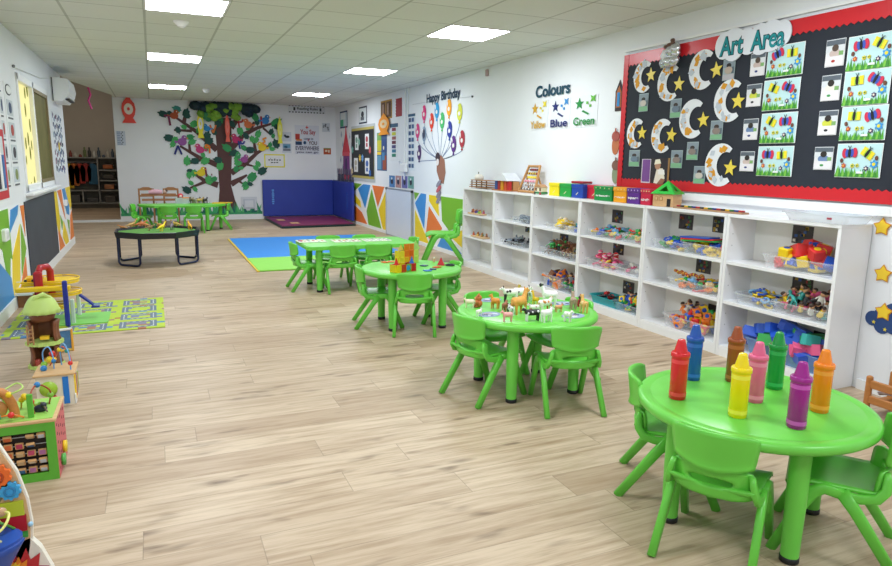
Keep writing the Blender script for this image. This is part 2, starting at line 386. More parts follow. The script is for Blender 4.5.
k.set(k.b.inputs['Base Color'], oc); k.t.links.new(k.b.outputs[0], ms.inputs[1]); k.t.links.new(tr.outputs[0], ms.inputs[2]); k.t.links.new(ms.outputs[0], k.t.nodes['Material Output'].inputs[0]); OLIVE = k.m
MB().box((fx-.01, (wy0+8.72)/2, (wz0+wz1)/2), (.006, 8.72-wy0-.06, wz1-wz0-.1), FILM).build('window_pane', win)
MB().box((fx+.012, (8.72+wy1)/2, (wz0+wz1)/2), (.006, wy1-8.72-.06, wz1-wz0-.1), OLIVE).build('window_pane', win)
fr = MB()
for y0, y1, z0, z1 in ((8.72, wy1-.05, wz0+.06, wz0+.10), (8.72, wy1-.05, wz1-.10, wz1-.06), (8.72, 8.77, wz0+.07, wz1-.07), (9.76, 9.81, wz0+.07, wz1-.07)):
    fr.box((fx+.02, (y0+y1)/2, (z0+z1)/2), (.03, y1-y0, z1-z0), mat('#8a7a5a', .5))
fr.build('window_sash', win)
# ceiling lights
DIFF = emit('lit_diffuser', LAMP_COL, LAMP)
for i, (x0, y0) in enumerate(((.0112, -3.0-(-2.44)), (.0112, 2.4425), (.0112, 5.4425), (.0112, 8.4425), (.0112, 12.0425), (2.4112, -.56), (2.4112, 2.4425), (2.4112, 5.4425), (2.4112, 8.4425), (2.4112, 12.0425))):
    side = 'left' if x0 < 1 else 'right'
    lab = {-1: 'behind the viewpoint', 2: 'just outside the top of the view', 5: 'nearest in view', 8: 'second in view', 12: 'farthest, close to the back wall'}[int(math.floor(y0))]
    e = empty('ceiling_light', (x0+.3, y0+.3, H), 0, 'lit square LED ceiling panel in the %s row, %s' % (side, lab), 'ceiling light', 'LED panels in the ceiling')
    f = MB()
    for a, c_, d in ((0, .292, (.6, .016)), (0, -.292, (.6, .016))): f.box((a, c_, -.003), (d[0], d[1], .006), WHITE)
    for a in (-.292, .292): f.box((a, 0, -.003), (.016, .568, .006), WHITE)
    f.build('frame', e); MB().add([(-.284, -.284, -.004), (.284, -.284, -.004), (.284, .284, -.004), (-.284, .284, -.004)], [(0, 3, 2, 1)], DIFF).build('diffuser', e)
e = empty('smoke_detector', (.30, 6.42, H), 0, 'small round white smoke detector on the ceiling', 'smoke detector')
MB().lathe([(.065, 0), (.065, -.012), (.045, -.03), (.03, -.045), (.001, -.048)], WHITE, 24).build('base', e)
MB().lathe([(.03, -.046), (.022, -.055), (.001, -.056)], mat('#d9dbd8', .4), 16).build('sensor_cap', e)
p_ = onplane(206, 89, 'z', H); e = empty('ceiling_sensor', (p_[0], p_[1], H), 0, 'small white dome sensor on the ceiling near the paper tree', 'sensor')
MB().lathe([(.06, 0), (.055, -.03), (.03, -.06), (.001, -.065)], WHITE, 16).build('dome', e)

# ================================================================ WALL WORK
OR, GR, BL, YE = '#f07f32', '#79b829', '#3f95dd', '#f7d71c'
def mural(wall, u0, u1, v0, v1, polys, label):
    d = Dec(wall, ((u0+u1)/2, (v0+v1)/2), .001, .004); w, h = u1-u0, v1-v0
    d.p(rect2(-w/2, -h/2, w/2, h/2), '#f2f4f6', 0)
    for c, pts in polys:
        P = [((a-.5)*w, (b_-.5)*h) for a, b_ in pts]; cx = sum(p[0] for p in P)/len(P); cy = sum(p[1] for p in P)/len(P)
        Q = []
        for p in P:
            q = list(p)
            for ax, lim in ((0, w/2), (1, h/2)):
                if abs(abs(q[ax])-lim) > .001: q[ax] += .018*(1 if (cx, cy)[ax] > q[ax] else -1)
                else: q[ax] -= math.copysign(.006, q[ax])
            Q.append(tuple(q))
        d.p(Q, c, 1, mat(c, .4, var=.03))
    return d.put('mural_panel', label, 'wall panel', 'geometric painted panels')
# left wall: near part, chalkboard, far part
def px2(wall, u0, u1, v0, v1, pts):
    out = []
    for x, y in pts:
        a, b_ = uv(wall, x, y); out.append((min(1, max(0, (a-u0)/(u1-u0))), min(1, max(0, (b_-v0)/(v1-v0)))))
    return out
u0, u1, v0, v1 = 5.2, 7.50, .10, .87
g = lambda pts: px2('L', u0, u1, v0, v1, pts)
mural('L', u0, u1, v0, v1, [(GR, [(.35, 1), (.665, 1), (.66, .40), (.50, .55), (.35, .75)]), (BL, g([(9, 208), (17.5, 204), (17, 216), (8.5, 236)])),
      (YE, g([(19, 222), (20, 285), (13, 312), (11, 255)])), (OR, g([(18.5, 204), (23, 203), (25, 238)])), (GR, g([(20, 222), (26, 250), (21, 278)])), (OR, g([(25, 255), (28, 290), (20, 300)])),
      (GR, g([(0, 244), (9, 240), (10, 260), (9, 296)])), (BL, [(0, 0), (.62, 0), (.60, .22), (.35, .62), (0, .80)]), (OR, [(0, .84), (.30, .70), (.30, 1), (0, 1)])],
      'near stretch of the left painted panel with a large blue shape, left of the chalkboard')
u0, u1, v0, v1 = 9.70, 11.46, .10, .87
mural('L', u0, u1, v0, v1, [(YE, [(0, 1), (.14, 1), (.20, .45), (.10, .1), (0, .45)]), (OR, [(.17, 1), (.42, 1), (.52, .42)]), (BL, [(.46, 1), (.62, 1), (.84, .62), (.80, .45), (.62, .50)]), (YE, [(.66, 1), (1, 1), (1, .60), (.92, .52)]),
      (GR, [(.20, .60), (.36, .40), (.25, .28)]), (OR, [(.03, .40), (.35, 0), (.03, 0)]), (YE, [(.38, .46), (.58, .12), (.62, 0), (.40, 0), (.25, .2)]), (GR, [(.62, .44), (.78, .40), (.72, .1)]), (OR, [(.85, .48), (1, .55), (1, 0), (.72, 0)])],
      'far narrow stretch of the left painted panel, between chalkboard and passage')
d = Dec('L', (8.60, .485), .001, .010); d.p(rect2(-1.06, -.385, 1.06, .385), '#2e333c', 0, mat('#3d434e', .6, var=.3, name='chalkboard_black', scale=3)); d.put('chalkboard', 'black painted chalkboard low on the left wall under the window', 'chalkboard')
u0, u1, v0, v1 = -13.55, -11.42, .05, .85
mural('R', u0, u1, v0, v1, [(GR, [(0, 1), (.27, 1), (0, .76)]), (YE, [(0, .74), (.22, .52), (.24, .36), (0, .48)]), (OR, [(0, .44), (.26, .30), (.44, 0), (0, 0)]), (BL, [(.12, .88), (.30, 1), (.54, 1), (.37, .38)]), (GR, [(.56, .92), (.86, 0), (.46, 0), (.40, .36)]),
      (OR, [(.58, 1), (.94, 1), (.74, .48)]), (YE, [(.97, .9), (.97, 0), (.90, 0), (.76, .46)]), (BL, [(.96, 1), (1, 1), (1, .92)])], 'painted triangle panel right of the blue gym mats, left of the whiteboard')
u0, u1, v0, v1 = -10.05, -7.66, .05, .85
g = lambda pts: px2('R', u0, u1, v0, v1, pts)
mural('R', u0, u1, v0, v1, [(GR, g([(414, 191), (420, 192), (415, 201)])), (BL, g([(421, 192), (427, 193), (425, 230), (415, 204)])), (YE, g([(429, 193.5), (439, 195), (440, 218), (429, 202)])), (YE, g([(415, 208), (430, 248), (415, 246)])),
      (OR, g([(429, 205), (443, 227), (434, 250), (426, 234)])), (GR, g([(441, 195), (470, 199), (470, 224), (449, 232), (442, 222)])), (BL, g([(444, 231), (463, 258), (437, 252)])), (YE, g([(466, 228), (466, 252), (449, 234)]))],
      'painted triangle panel right of the whiteboard, behind the single chair')
# whiteboard standing against the right wall
e = empty('whiteboard', (WR-.03, 10.73, 0), 0, 'blank whiteboard with thin grey frame standing against the right wall', 'whiteboard')
MB().box((0, 0, .42), (.015, 1.26, .80), mat('#dfe6f2', .25, var=.02, name='whiteboard_enamel')).build('board', e)
f = MB(); AL = mat('#b8bfc8', .35, .7)
for y in (-.64, .64): f.box((0, y, .42), (.025, .02, .84), AL)
for z in (.01, .83): f.box((0, 0, z), (.025, 1.28, .02), AL)
f.build('frame', e)
for y in (-.64, .64): MB().box((0, y, .825), (.03, .04, .04), mat('#2a2d33', .5)).build('corner_cap', e)

def poster(wall, x0, y0, x1, y1, base, name, label, cat, shapes=(), texts=(), group=None, w0=.001, frame=None, th=.0015):
    cx, cy, w, h = wrect(wall, x0, y0, x1, y1, w0); d = Dec(wall, (cx, cy), w0, th)
    d.p(rect2(-w/2, -h/2, w/2, h/2), frame or base, 0)
    if frame: q = min(w, h)*.09; d.p(rect2(-w/2+q, -h/2+q, w/2-q, h/2-q), base, 1)
    for i, (col, pts) in enumerate(shapes): d.p([((a-.5)*w, (b_-.5)*h) for a, b_ in pts], col, 2+i % 3)
    for t, a0, b0, a1, b1, col in texts: d.text(t, (a0-.5)*w, (b0-.5)*h, (a1-.5)*w, (b1-.5)*h, col, 4)
    return d.put(name, label, cat, group)
def R(a, b_, c_, d_): return rect2(a, b_, c_, d_)
def scribble(n, cols, x0=.08, x1=.92, y0=.08, y1=.92, sz=.10, seed=1):
    r = random.Random(seed); o = []
    for i in range(n): a = r.uniform(x0, x1-sz); b_ = r.uniform(y0, y1-sz); o.append((r.choice(cols), R(a, b_, a+sz*r.uniform(.6, 1.3), b_+sz*r.uniform(.6, 1.3))))
    return o
# --- left wall
def child_photo(r, dy=0):
    c1 = r.choice(['#3a2f2c', '#2b2624', '#54443a']); c2 = r.choice(['#cfd44a', '#c9b6b0', '#6d87b0', '#e6e2da', '#8fb8a0'])
    return [('#d9dde2', R(0, .55, 1, 1)), ('#5b6570', R(.02, .78, .98, .97)), (c1, disc2(.17, .13, (.5, .68))), (c2, disc2(.3, .16, (.5, .48))), ('#e9e6ea', R(.04, .03, .96, .38)), (r.choice(['#b33a32', '#2c3d7c', '#4b9b58', '#2a2a33']), disc2(.10, .05, (.45, .2))), ('#7fae6a', R(.70, .40, .92, .55))]
def print_small(r):
    c1 = r.choice(['#3a2f2c', '#2b2624']); c2 = r.choice(['#b9a89a', '#6d7f90', '#c9c2b8', '#8c7f78'])
    return [('#8795a0', R(.05, .6, .95, .95)), (c1, disc2(.2, .11, (.5, .68))), (c2, disc2(.32, .17, (.5, .46))), ('#7fb58c' if r.random() < .7 else '#b7b4bb', R(.04, .03, .96, .28)), ('#5d6b76', R(.75, .3, .95, .6))]
d = Dec('L', (6.1, 1.24), .001, .006); d.p(rect2(-.76, -.29, .76, .29), '#c3313a', 0); d.p(rect2(-.70, -.22, .66, .23), '#cfd6da', 1)
r = random.Random(3)
for i in range(12): x = -.62+i*.107; d.p(rect2(x, -.2, x+.07, .2*r.random()), r.choice(['#3f6fae', '#2b2b35', '#d8a13a', '#8f3b3b', '#e8e8e8']), 2)
d.put('notice_board', 'red-bordered notice board with picture strips at the left edge of the view', 'notice board')
for n_, (x0, x1, yt, yb, lab) in enumerate(((2, 5.5, 79, 192, 'tall white picture chart with four small pictures, right above the red notice board'), (8, 15.5, 85, 184, 'tall white picture chart with four small pictures, next to the window'))):
    a = uv('L', x0, (yt+yb)/2)[0]; b_ = uv('L', x1, (yt+yb)/2)[0]; w_ = b_-a; d = Dec('L', ((a+b_)/2, 1.5), .001, .003); d.p(rect2(-w_/2, -.46, w_/2, .46), '#e9edf1', 0)
    d.p(disc2(w_*.36, .05, (0, .40)), '#3d4350', 1).p(disc2(w_*.31, .038, (0, .40)), '#eef1f4', 2)
    for j in range(4):
        y = .24-j*.2; d.p(rect2(-w_*.36, y-.07, w_*.36, y+.07), '#c7cfd6', 1); d.p(disc2(w_*.17, .05, (0, y)), ['#364a6e', '#b0443c', '#3c3b44', '#87935a'][j], 2); d.p(rect2(-w_*.3, y-.10, w_*.3, y-.085), '#5b6069', 1)
    d.put('picture_chart', lab, 'poster', 'picture charts left of the window')
d = Dec('L', (10.62, 1.49), .001, .003); d.p(rect2(-.48, -.46, .48, .42), '#e9eef4', 0); r = random.Random(5)
for i in range(6):
    x = -.40+i*.16
    for j in range(7):
        y = .34-j*.115-(i % 2)*.03; d.p(disc2(r.uniform(.03, .06), r.uniform(.02, .04), (x+r.uniform(-.02, .02), y+r.uniform(-.015, .015)), 7, r.random()*3), r.choice(['#5b6488', '#8c6a7c', '#6c7ba8', '#475262', '#9b8fa6', '#7d93ad']), 1); d.p(disc2(.015, .02, (x+.045, y+.02), 6), '#4b5570', 2)
d.p(disc2(.07, .06, (0, -.05)), '#e3c73a', 2)
d.put('alphabet_poster', 'white poster with rows of dark animal letters on the left wall beyond the window', 'poster')
for lab, y, z, s_ in (('white double switch box on the painted panel left of the chalkboard', 6.43, .665, .10), ('small white socket on the far painted panel', 10.68, .665, .085)):
    e = empty('wall_socket', (WL, y, z), 0, lab, 'socket'); MB().box((.02, 0, 0), (.04, s_*1.5, s_), WHITE, ch=.008).build('socket_body', e)
    q = MB(); q.box((.042, -.03, 0), (.004, .035, .05), mat('#dfe3e6', .3)).box((.042, .03, 0), (.004, .035, .05), mat('#dfe3e6', .3)); q.build('socket_face', e)
e = empty('air_conditioner', (WL, 10.75, 2.18), 0, 'white wall-mounted air conditioner above the end of the left wall', 'air conditioner')
pr = [(0, -.15), (.13, -.15), (.20, -.06), (.22, .02), (.20, .14), (.04, .15), (0, .15)]
MB().prism(pr, -.42, .42, WHITE, M=Matrix(((1, 0, 0, 0), (0, 0, 1, 0), (0, 1, 0, 0), (0, 0, 0, 1)))).build('casing', e)
MB().box((.155, 0, -.118), (.09, .66, .012), mat('#2b2f33', .5), M=Matrix.Identity(4)).box((.18, 0, -.095), (.05, .66, .012), WHITE).build('air_outlet', e)
MB().box((-.0, -.425, 0), (.012, .01, .30), mat('#3a3f44', .6), M=T(.02, 0, 0)).build('mounting_plate', e)
thing(MB().tube([(WL+.01, 7.66, 2.14), (WL+.02, 8.3, 2.17), (WL+.02, 9.3, 2.21), (WL+.015, 10.25, 2.30)], .004, mat('#d9dde0', .5)).ball((WL+.012, 7.66, 2.15), .015, mat('#70757a', .4)), 'hanging_wire', 'thin white wire strung above the window from a nail', 'wire')
p0 = onplane(88, 88, 'y', 13.2)
thing(MB().tube([(p0[0], 13.2, H), (p0[0]+.03, 13.2, H-.12), (p0[0]-.01, 13.2, H-.22), (p0[0]+.03, 13.2, H-.36)], .016, mat('#e2479a', .5)), 'paper_streamer', 'twisted pink paper streamer hanging from the ceiling edge', 'streamer')

# --- back wall : paper tree
BRN = '#5b3b3a'
trc = (1.42, 1.2); d = Dec('B', trc, .001, .003)
def bp(x, y): a = uv('B', x, y); return (a[0]-trc[0], a[1]-trc[1])
d.p([bp(*q) for q in ((214, 118), (231, 118), (232, 150), (231, 185), (235, 200), (240, 211), (218, 211), (219.5, 190), (217, 150))], BRN, 1)
def branch(*pts, w=(.13, .04)):
    P = [bp(*q) for q in pts]
    for i in range(len(P)-1):
        wa = w[0]+(w[1]-w[0])*i/(len(P)-1 or 1); wb = w[0]+(w[1]-w[0])*(i+1)/(len(P)-1 or 1)
        dx, dy = P[i+1][0]-P[i][0], P[i+1][1]-P[i][1]; L = math.hypot(dx, dy); nx, ny = -dy/L, dx/L
        d.p([(P[i][0]+nx*wa/2, P[i][1]+ny*wa/2), (P[i][0]-nx*wa/2, P[i][1]-ny*wa/2), (P[i+1][0]-nx*wb/2, P[i+1][1]-ny*wb/2), (P[i+1][0]+nx*wb/2, P[i+1][1]+ny*wb/2)], BRN, 2+i % 2)
branch((217, 150), (197, 132), (175, 117)); branch((192, 131), (174, 130), w=(.06, .04)); branch((184, 122), (186, 112), w=(.08, .05))
branch((218, 165), (200, 158), (180, 146)); branch((204, 159), (190, 163), w=(.06, .04)); branch((190, 152), (189, 142), w=(.06, .04)); branch((218, 185), (205, 181), (192, 172)); branch((207, 181), (190, 188), w=(.07, .04))
branch((230, 150), (243, 135), (257, 128), (274, 123)); branch((250, 132), (254, 122), w=(.08, .05)); branch((263, 128), (271, 135), w=(.05, .03))
branch((231, 173), (245, 164), (257, 153), (270, 145)); branch((256, 154), (254, 142), w=(.08, .05)); branch((245, 164), (257, 167), w=(.05, .03)); branch((231, 184), (240, 179), (247, 175)); branch((239, 181), (246, 186), w=(.05, .03)); branch((231, 128), (238, 118), w=(.12, .09))
o = d.put('paper_tree', 'large brown paper tree with green cut-out leaves on the back wall', 'wall decoration')
tree = o
def leafpoly(cx, cy, s_, rot):
    P = []
    for i in range(18):
        a = 2*PI*i/18; rr = s_*(1-.25*abs(math.sin(a*4)))*(1.25 if i == 0 else 1)*(.75+.25*abs(math.cos(a))); P.append((cx+rr*math.cos(a+rot), cy+rr*math.sin(a+rot)*1.0))
    return P
D2 = Dec('B', trc, .001, .003); r = random.Random(11)
dark, mid, lt = '#1c4f49', '#35985a', '#4bb063'
for (x, y, s_, c_) in ((163, 114, .15, dark), (170, 114, .12, dark), (177, 109, .14, '#3a8c84'), (186, 113, .15, dark), (187, 116, .12, dark), (178, 130, .12, dark), (184, 127, .10, lt), (194, 124, .15, lt), (199, 130, .12, lt), (169, 138, .17, dark), (175, 140, .13, lt), (173, 144, .12, lt),
                        (190, 137, .13, mid), (192, 142, .13, lt), (207, 136, .16, dark), (209, 141, .16, dark), (214, 132, .12, dark), (206, 148, .10, lt), (187, 161, .16, lt), (195, 161, .15, dark), (205, 161, .16, lt), (203, 155, .10, lt), (190, 171, .11, dark), (194, 173, .13, lt), (189, 175, .12, lt), (209, 180, .17, lt), (214, 179, .12, mid),
                        (187, 190, .16, dark), (191, 183, .10, lt), (195, 189, .10, lt), (220, 166, .16, lt), (218, 160, .15, dark), (227, 148, .17, mid), (234, 153, .16, dark), (240, 131, .15, lt), (246, 136, .13, dark), (255, 117, .16, mid), (257, 122, .12, dark), (248, 128, .1, mid),
                        (276, 123, .20, mid), (277, 127, .13, dark), (271, 132, .12, dark), (273, 136, .09, mid), (258, 134, .14, lt), (252, 139, .12, lt), (256, 140, .12, lt), (244, 148, .12, mid), (250, 150, .16, dark), (276, 144, .17, dark), (270, 145, .10, mid), (272, 149, .10, lt), (237, 158, .13, lt), (238, 163, .14, lt), (236, 169, .12, mid), (241, 168, .09, lt),
                        (258, 164, .12, lt), (256, 168, .12, lt), (262, 171, .18, dark), (252, 177, .20, mid), (245, 184, .12, mid), (246, 187, .12, lt), (250, 184, .10, dark), (220, 119, .13, mid), (232, 124, .13, dark), (218, 124, .14, dark)):
    a, b_ = bp(x, y); D2.p(leafpoly(a, b_, s_*.66, r.uniform(0, 6.28)), c_, 4+r.randint(0, 2))
o = D2.build('leaves', tree)
# crown of crumpled tissue at the top of the tree
cr = MB()
for (x, y, s_, c_) in ((200, 106, .26, '#15303f'), (206, 112, .22, '#6d9c33'), (212, 104, .20, '#6d9c33'), (216, 105, .28, '#14323c'), (226, 107, .28, '#14323c'), (229, 110, .24, '#7fb03c'), (231, 103, .24, '#6d9c33'), (238, 104, .22, '#7fb03c'), (243, 109, .24, '#15303f'), (250, 110, .24, '#15303f'), (233, 115, .18, '#7fb03c'), (213, 116, .2, '#7fb03c'), (206, 117, .14, '#3c8a5c')):
    a, b_ = bp(x, y)
    for j in range(7): cr.ball((a+r.uniform(-.5, .5)*s_, min(b_+r.uniform(-.5, .5)*s_*.8, H-1.2-.10), .085+r.uniform(0, .03)), (s_*.42, s_*.38, .07), paper(c_), 8)
cr.build('crown', tree)
# birds and numerals of the tree
def bird(x, y, s_, col, label, flip=1):
    c0 = uv('B', x, y); d = Dec('B', c0, .026, .003); s_ *= .95
    d.p(disc2(s_*.5, s_*.42, (0, -.1*s_)), col, 0).p(disc2(s_*.30, s_*.30, (flip*.25*s_, .35*s_)), col, 1).p([(-flip*.3*s_, -.1*s_), (-flip*.85*s_, .05*s_), (-flip*.75*s_, -.3*s_)], col, 2)
    d.p([(flip*.5*s_, .4*s_), (flip*.72*s_, .32*s_), (flip*.5*s_, .26*s_)], '#f0a030', 2).p(disc2(s_*.06, None, (flip*.32*s_, .42*s_)), '#ffffff', 2)
    d.put('paper_bird', label, 'paper bird', 'cut-out birds on the paper tree')
for a in ((174, 115, .17, '#b0532f', 'striped rust and white paper bird at the top left of the paper tree', 1), (207, 128, .14, '#2f8fd0', 'blue paper bird left of the trunk of the paper tree', -1), (182, 141, .19, '#9b5aa6', 'purple paper bird on the left of the paper tree', 1), (200, 149, .18, '#cf3f83', 'pink paper bird on a left branch of the paper tree', -1), (201, 172, .18, '#e8d32f', 'yellow paper bird low on the left of the paper tree', 1),
          (236, 139, .18, '#c52f6d', 'dark pink paper bird right of the trunk of the paper tree', -1), (248, 124, .18, '#df7a4a', 'orange paper bird on the upper right of the paper tree', -1), (265, 120, .18, '#2f7fc8', 'blue paper bird at the top right of the paper tree', 1), (262, 147, .18, '#edcf2c', 'yellow paper bird on the right of the paper tree', -1), (244, 159, .16, '#a0529c', 'purple paper bird on a right branch of the paper tree', 1)): bird(*a)
def numeral(x, y, s_, strokes, col, label):
    c0 = uv('B', x, y); d = Dec('B', c0, .03, .003)
    for i, q in enumerate(strokes):
        for j in range(len(q)-1): d.p(stroke2((q[j][0]*s_, q[j][1]*s_), (q[j+1][0]*s_, q[j+1][1]*s_), s_*.34), col, (i+j) % 3)
    d.put('paper_numeral', label, 'numeral', 'Arabic numerals on the paper tree')
N6 = [[(-.6, .7), (.1, .7), (.3, -.9)]]; N7 = [[(-.6, .8), (0, -.8), (.6, .8)]]; N8 = [[(-.6, -.8), (0, .8), (.6, -.8)]]; N10 = [[(-.5, .9), (-.3, -.9)], [(.55, -.5), (.75, -.5)]]; N9 = [[(.5, .6), (-.2, .9), (-.4, .3), (.4, .3), (.5, .6), (.5, -.9)]]
N1 = [[(0, .9), (.05, -.9)]]; N2 = [[(.6, .9), (.4, .3), (-.4, .3), (-.5, .9)], [(-.35, .3), (-.2, -.9)]]; N3 = [[(.8, .9), (.5, .3), (0, .3), (-.1, .9)], [(0, .3), (-.5, .3), (-.6, .9)], [(-.5, .3), (-.3, -.9)]]; N4 = [[(.5, .9), (-.3, .6), (.2, .1), (-.4, -.3), (.5, -.8)]]; N5 = [[(0, .7), (-.5, 0), (0, -.7), (.5, 0), (0, .7)]]
for a in ((168, 120, .17, N6, '#7e3358', 'maroon paper numeral six'), (213, 129, .14, N7, '#e07a3c', 'orange paper numeral seven'), (178, 150, .16, N8, '#27307e', 'dark blue paper numeral eight'), (208, 172, .15, N10, '#7e2440', 'maroon paper numeral ten'), (207, 149, .14, N9, '#ec8330', 'orange paper numeral nine'),
          (261, 121, .15, N1, '#b5303c', 'red paper numeral one'), (240, 123.5, .14, N2, '#b5303c', 'red paper numeral two'), (241, 145, .13, N3, '#2a3f96', 'blue paper numeral three'), (264, 142, .14, N4, '#ee9a34', 'orange paper numeral four'), (238, 155, .13, N5, '#3f9e64', 'green paper numeral five')):
    numeral(a[0], a[1], a[2]*.72, a[3], a[4], a[5]+' in Arabic script on the paper tree')
def lantern(wall, x, y, w_, h_, col, label, mid='#f3e9df', w0=.035):
    c0 = uv(wall, x, y); d = Dec(wall, c0, w0, .004)
    d.p([(-.5*w_, -.5*h_), (.5*w_, -.5*h_), (.28*w_, -.32*h_), (.42*w_, -.2*h_), (.5*w_, 0), (.42*w_, .2*h_), (.22*w_, .33*h_), (0, .5*h_), (-.22*w_, .33*h_), (-.42*w_, .2*h_), (-.5*w_, 0), (-.42*w_, -.2*h_), (-.28*w_, -.32*h_)], col, 0)
    d.p(disc2(.32*w_, .20*h_), mid, 1); d.p(disc2(.1*w_, .06*h_), col, 2); return d.put('paper_lantern', label, 'paper lantern', 'cut-out paper lanterns')
lantern('B', 128.5, 109, .26, .55, '#f0544a', 'red paper lantern cut-out at the top left of the back wall')
lantern('B', 200, 124, .13, .58, '#f1e43a', 'tall yellow paper lantern hanging in front of the left of the paper tree', '#e9eef0', .12)
lantern('B', 226.8, 127, .10, .62, '#ee6a5a', 'narrow coral paper lantern hanging in front of the tree trunk', '#f0847a', .12)
lantern('B', 279, 130, .11, .58, '#e9e94a', 'narrow yellow paper lantern at the right tip of the paper tree', '#f2f29a', .12)
# grass strip
d = Dec('B', (.75, .2), .001, .003); r = random.Random(2)
def grass(d, x0, x1, base, hh, cols, n):
    for i in range(n):
        x = x0+(x1-x0)*(i+r.random()*.8)/n; h_ = hh*r.uniform(.5, 1.15); lean = r.uniform(-.08, .08)
        d.p([(x-.03, base), (x+.04, base), (x+lean, base+h_)], r.choice(cols), 1+i % 4)
d.p(rect2(-1.40, -.095, 1.42, -.03), '#3ca06f', 0); grass(d, -1.38, 1.38, -.05, .22, ['#3fae6d', '#2d8a64', '#5cb877', '#1f6d62'], 76)
d.put('paper_grass', 'strip of green cut-out paper grass along the foot of the back wall', 'wall decoration')
# back wall small things
d = Dec('B', (1.89, .33), .001, .012); d.p(rect2(-.17, -.14, .17, .16), '#d5dae3', 0).p(rect2(-.12, -.10, .12, .11), '#c3cad6', 1).p(rect2(-.09, -.07, .09, .08), '#dde2ea', 2); d.put('access_hatch', 'small white access hatch low on the back wall beside the tree', 'hatch')
poster('B', 264, 154, 285, 167.5, '#eef0f2', 'handwritten_sign', 'yellow-framed white sign with short Arabic writing right of the tree', 'sign', [('#23262e', R(.2+.13*i, .52, .28+.13*i, .60)) for i in range(5)]+[('#23262e', R(.32+.13*i, .34, .41+.13*i, .41)) for i in range(3)]+[('#23262e', R(.5, .60, .53, .68)), ('#23262e', R(.30, .60, .32, .70))], frame='#e6e12e')
poster('B', 116, 131, 126, 145.5, '#cdd6e6', 'number_chart', 'small pale chart with dark marks beside the passage opening', 'poster', [('#22304e', R(.5+.12*(j % 2), .06+.12*j, .62+.12*(j % 2), .13+.12*j)) for j in range(8)]+[('#8d9dc0', R(.08, .06+.12*j, .45, .12+.12*j)) for j in range(8)])
poster('B', 288, 104.5, 325, 114, '#dfe5ee', 'reading_sign', 'long white heading strip with a dark dotted border on the back wall', 'sign', [('#39424f', R(.02+.083*i, yy, .06+.083*i, yy+.14)) for i in range(12) for yy in (.02, .84)]+[('#39424f', R(.14, .3, .19, .7)), ('#39424f', R(.85, .3, .9, .7))], [('Reading Rules', .24, .3, .8, .72, '#4a5462')])
poster('B', 294.5, 125, 319.5, 154.5, '#dde2ee', 'quote_poster', 'pale poster with a reading quote and a red fox beside a globe', 'poster', [('#d04a44', star2(.07, None, 4, (.5, .93))), ('#b8392f', R(.02, .5, .2, .70)), ('#cf7b3a', R(.05, .46, .28, .52)), ('#28507e', disc2(.06, None, (.4, .40))), ('#27446a', R(.02, .32, .28, .44)), ('#d77c8c', disc2(.04, None, (.55, .5)))],
       [('You Say', .22, .64, .85, .86, '#b04452'), ('come to', .36, .50, .75, .58, '#5b6a84'), ('YOU', .55, .33, .90, .46, '#4a3038'), ('EVERYWHERE', .02, .14, .98, .28, '#4a4668'), ('you can go', .05, .02, .95, .09, '#4a4668')])
for x0, y0, x1, y1, lab, sh in ((282, 132, 291.5, 141.5, 'small white picture of a dark animal, above the blue landscape print', [('#2c323c', disc2(.25, .14, (.55, .5))), ('#2c323c', disc2(.12, .12, (.3, .62)))]), (282, 143, 291.5, 153, 'small blue landscape print left of the quote poster', [('#6aa0c4', R(.1, .5, .9, .9)), ('#7b8594', R(.1, .2, .9, .45)), ('#2b5f7e', disc2(.2, .12, (.4, .6)))]),
                                ):
    poster('B', x0, y0, x1, y1, '#d3dbe8', 'picture_print', lab, 'picture', sh)
poster('B', 322, 123, 330, 132, '#ccd3de', 'drawing_sheet', 'small white sheet with a grey pencil drawing in the right corner of the back wall', 'picture', scribble(10, ['#59616e', '#7b828e'], sz=.15))
poster('B', 323.5, 148, 331, 154.5, '#b8542f', 'name_plate', 'small orange-brown sign with pale lettering near the room corner', 'sign', [('#ead9c0', R(.2, .4, .5, .7)), ('#7d9a4a', R(.05, .85, .95, .97)), ('#ead9c0', R(.6, .3, .8, .7))])
# coat shelves in the passage room
e = empty('coat_shelf', (-1.42, 19.30, 0), 0, 'grey-white coat rack with open shelves in the passage room', 'shelf'); GS = mat('#9a9b98', .5)
sx0, sx1 = -.62, .60
for x in (sx0, .14, sx1): MB().box((x, .0, .70), (.03, .40, 1.16), GS).build('side_panel', e)
for z, x0, x1 in ((1.27, sx0, sx1), (.13, sx0, sx1), (.45, sx0, sx1), (.70, .14, sx1), (.96, .14, sx1)): MB().box(((x0+x1)/2, 0, z), (x1-x0, .40, .03), GS).build('shelf', e)
MB().box((-.24, 0, .29), (.03, .4, .3), GS).build('divider', e)
MB().box((0, .18, .7), (1.2, .02, 1.14), mat('#8c8a84', .6)).build('back_panel', e); MB().box((0, -.1, .05), (1.2, .02, .10), mat('#77756e', .6)).build('plinth', e)
MB().cyl((sx0, -.05, 1.16), (.14, -.05, 1.16), .012, AL).build('hanging_rail', e)
e2 = empty('passage_fill_light', (-1.5, 16.6, 3.28), 0, 'added unseen fill light on the ceiling of the passage room', 'ceiling light')  # out of view, added only to brighten the passage room
MB().lathe([(.16, 0), (.16, -.02), (.12, -.05), (.001, -.06)], emit('passage_fill_glow', (1, .95, .86), 60), 16).build('glow_disc', e2)
coat_cols = [('#c9a02c', 'yellow'), ('#c26a34', 'orange'), ('#b03a30', 'red'), ('#9c3434', 'dark red'), ('#2f5f7e', 'blue')]
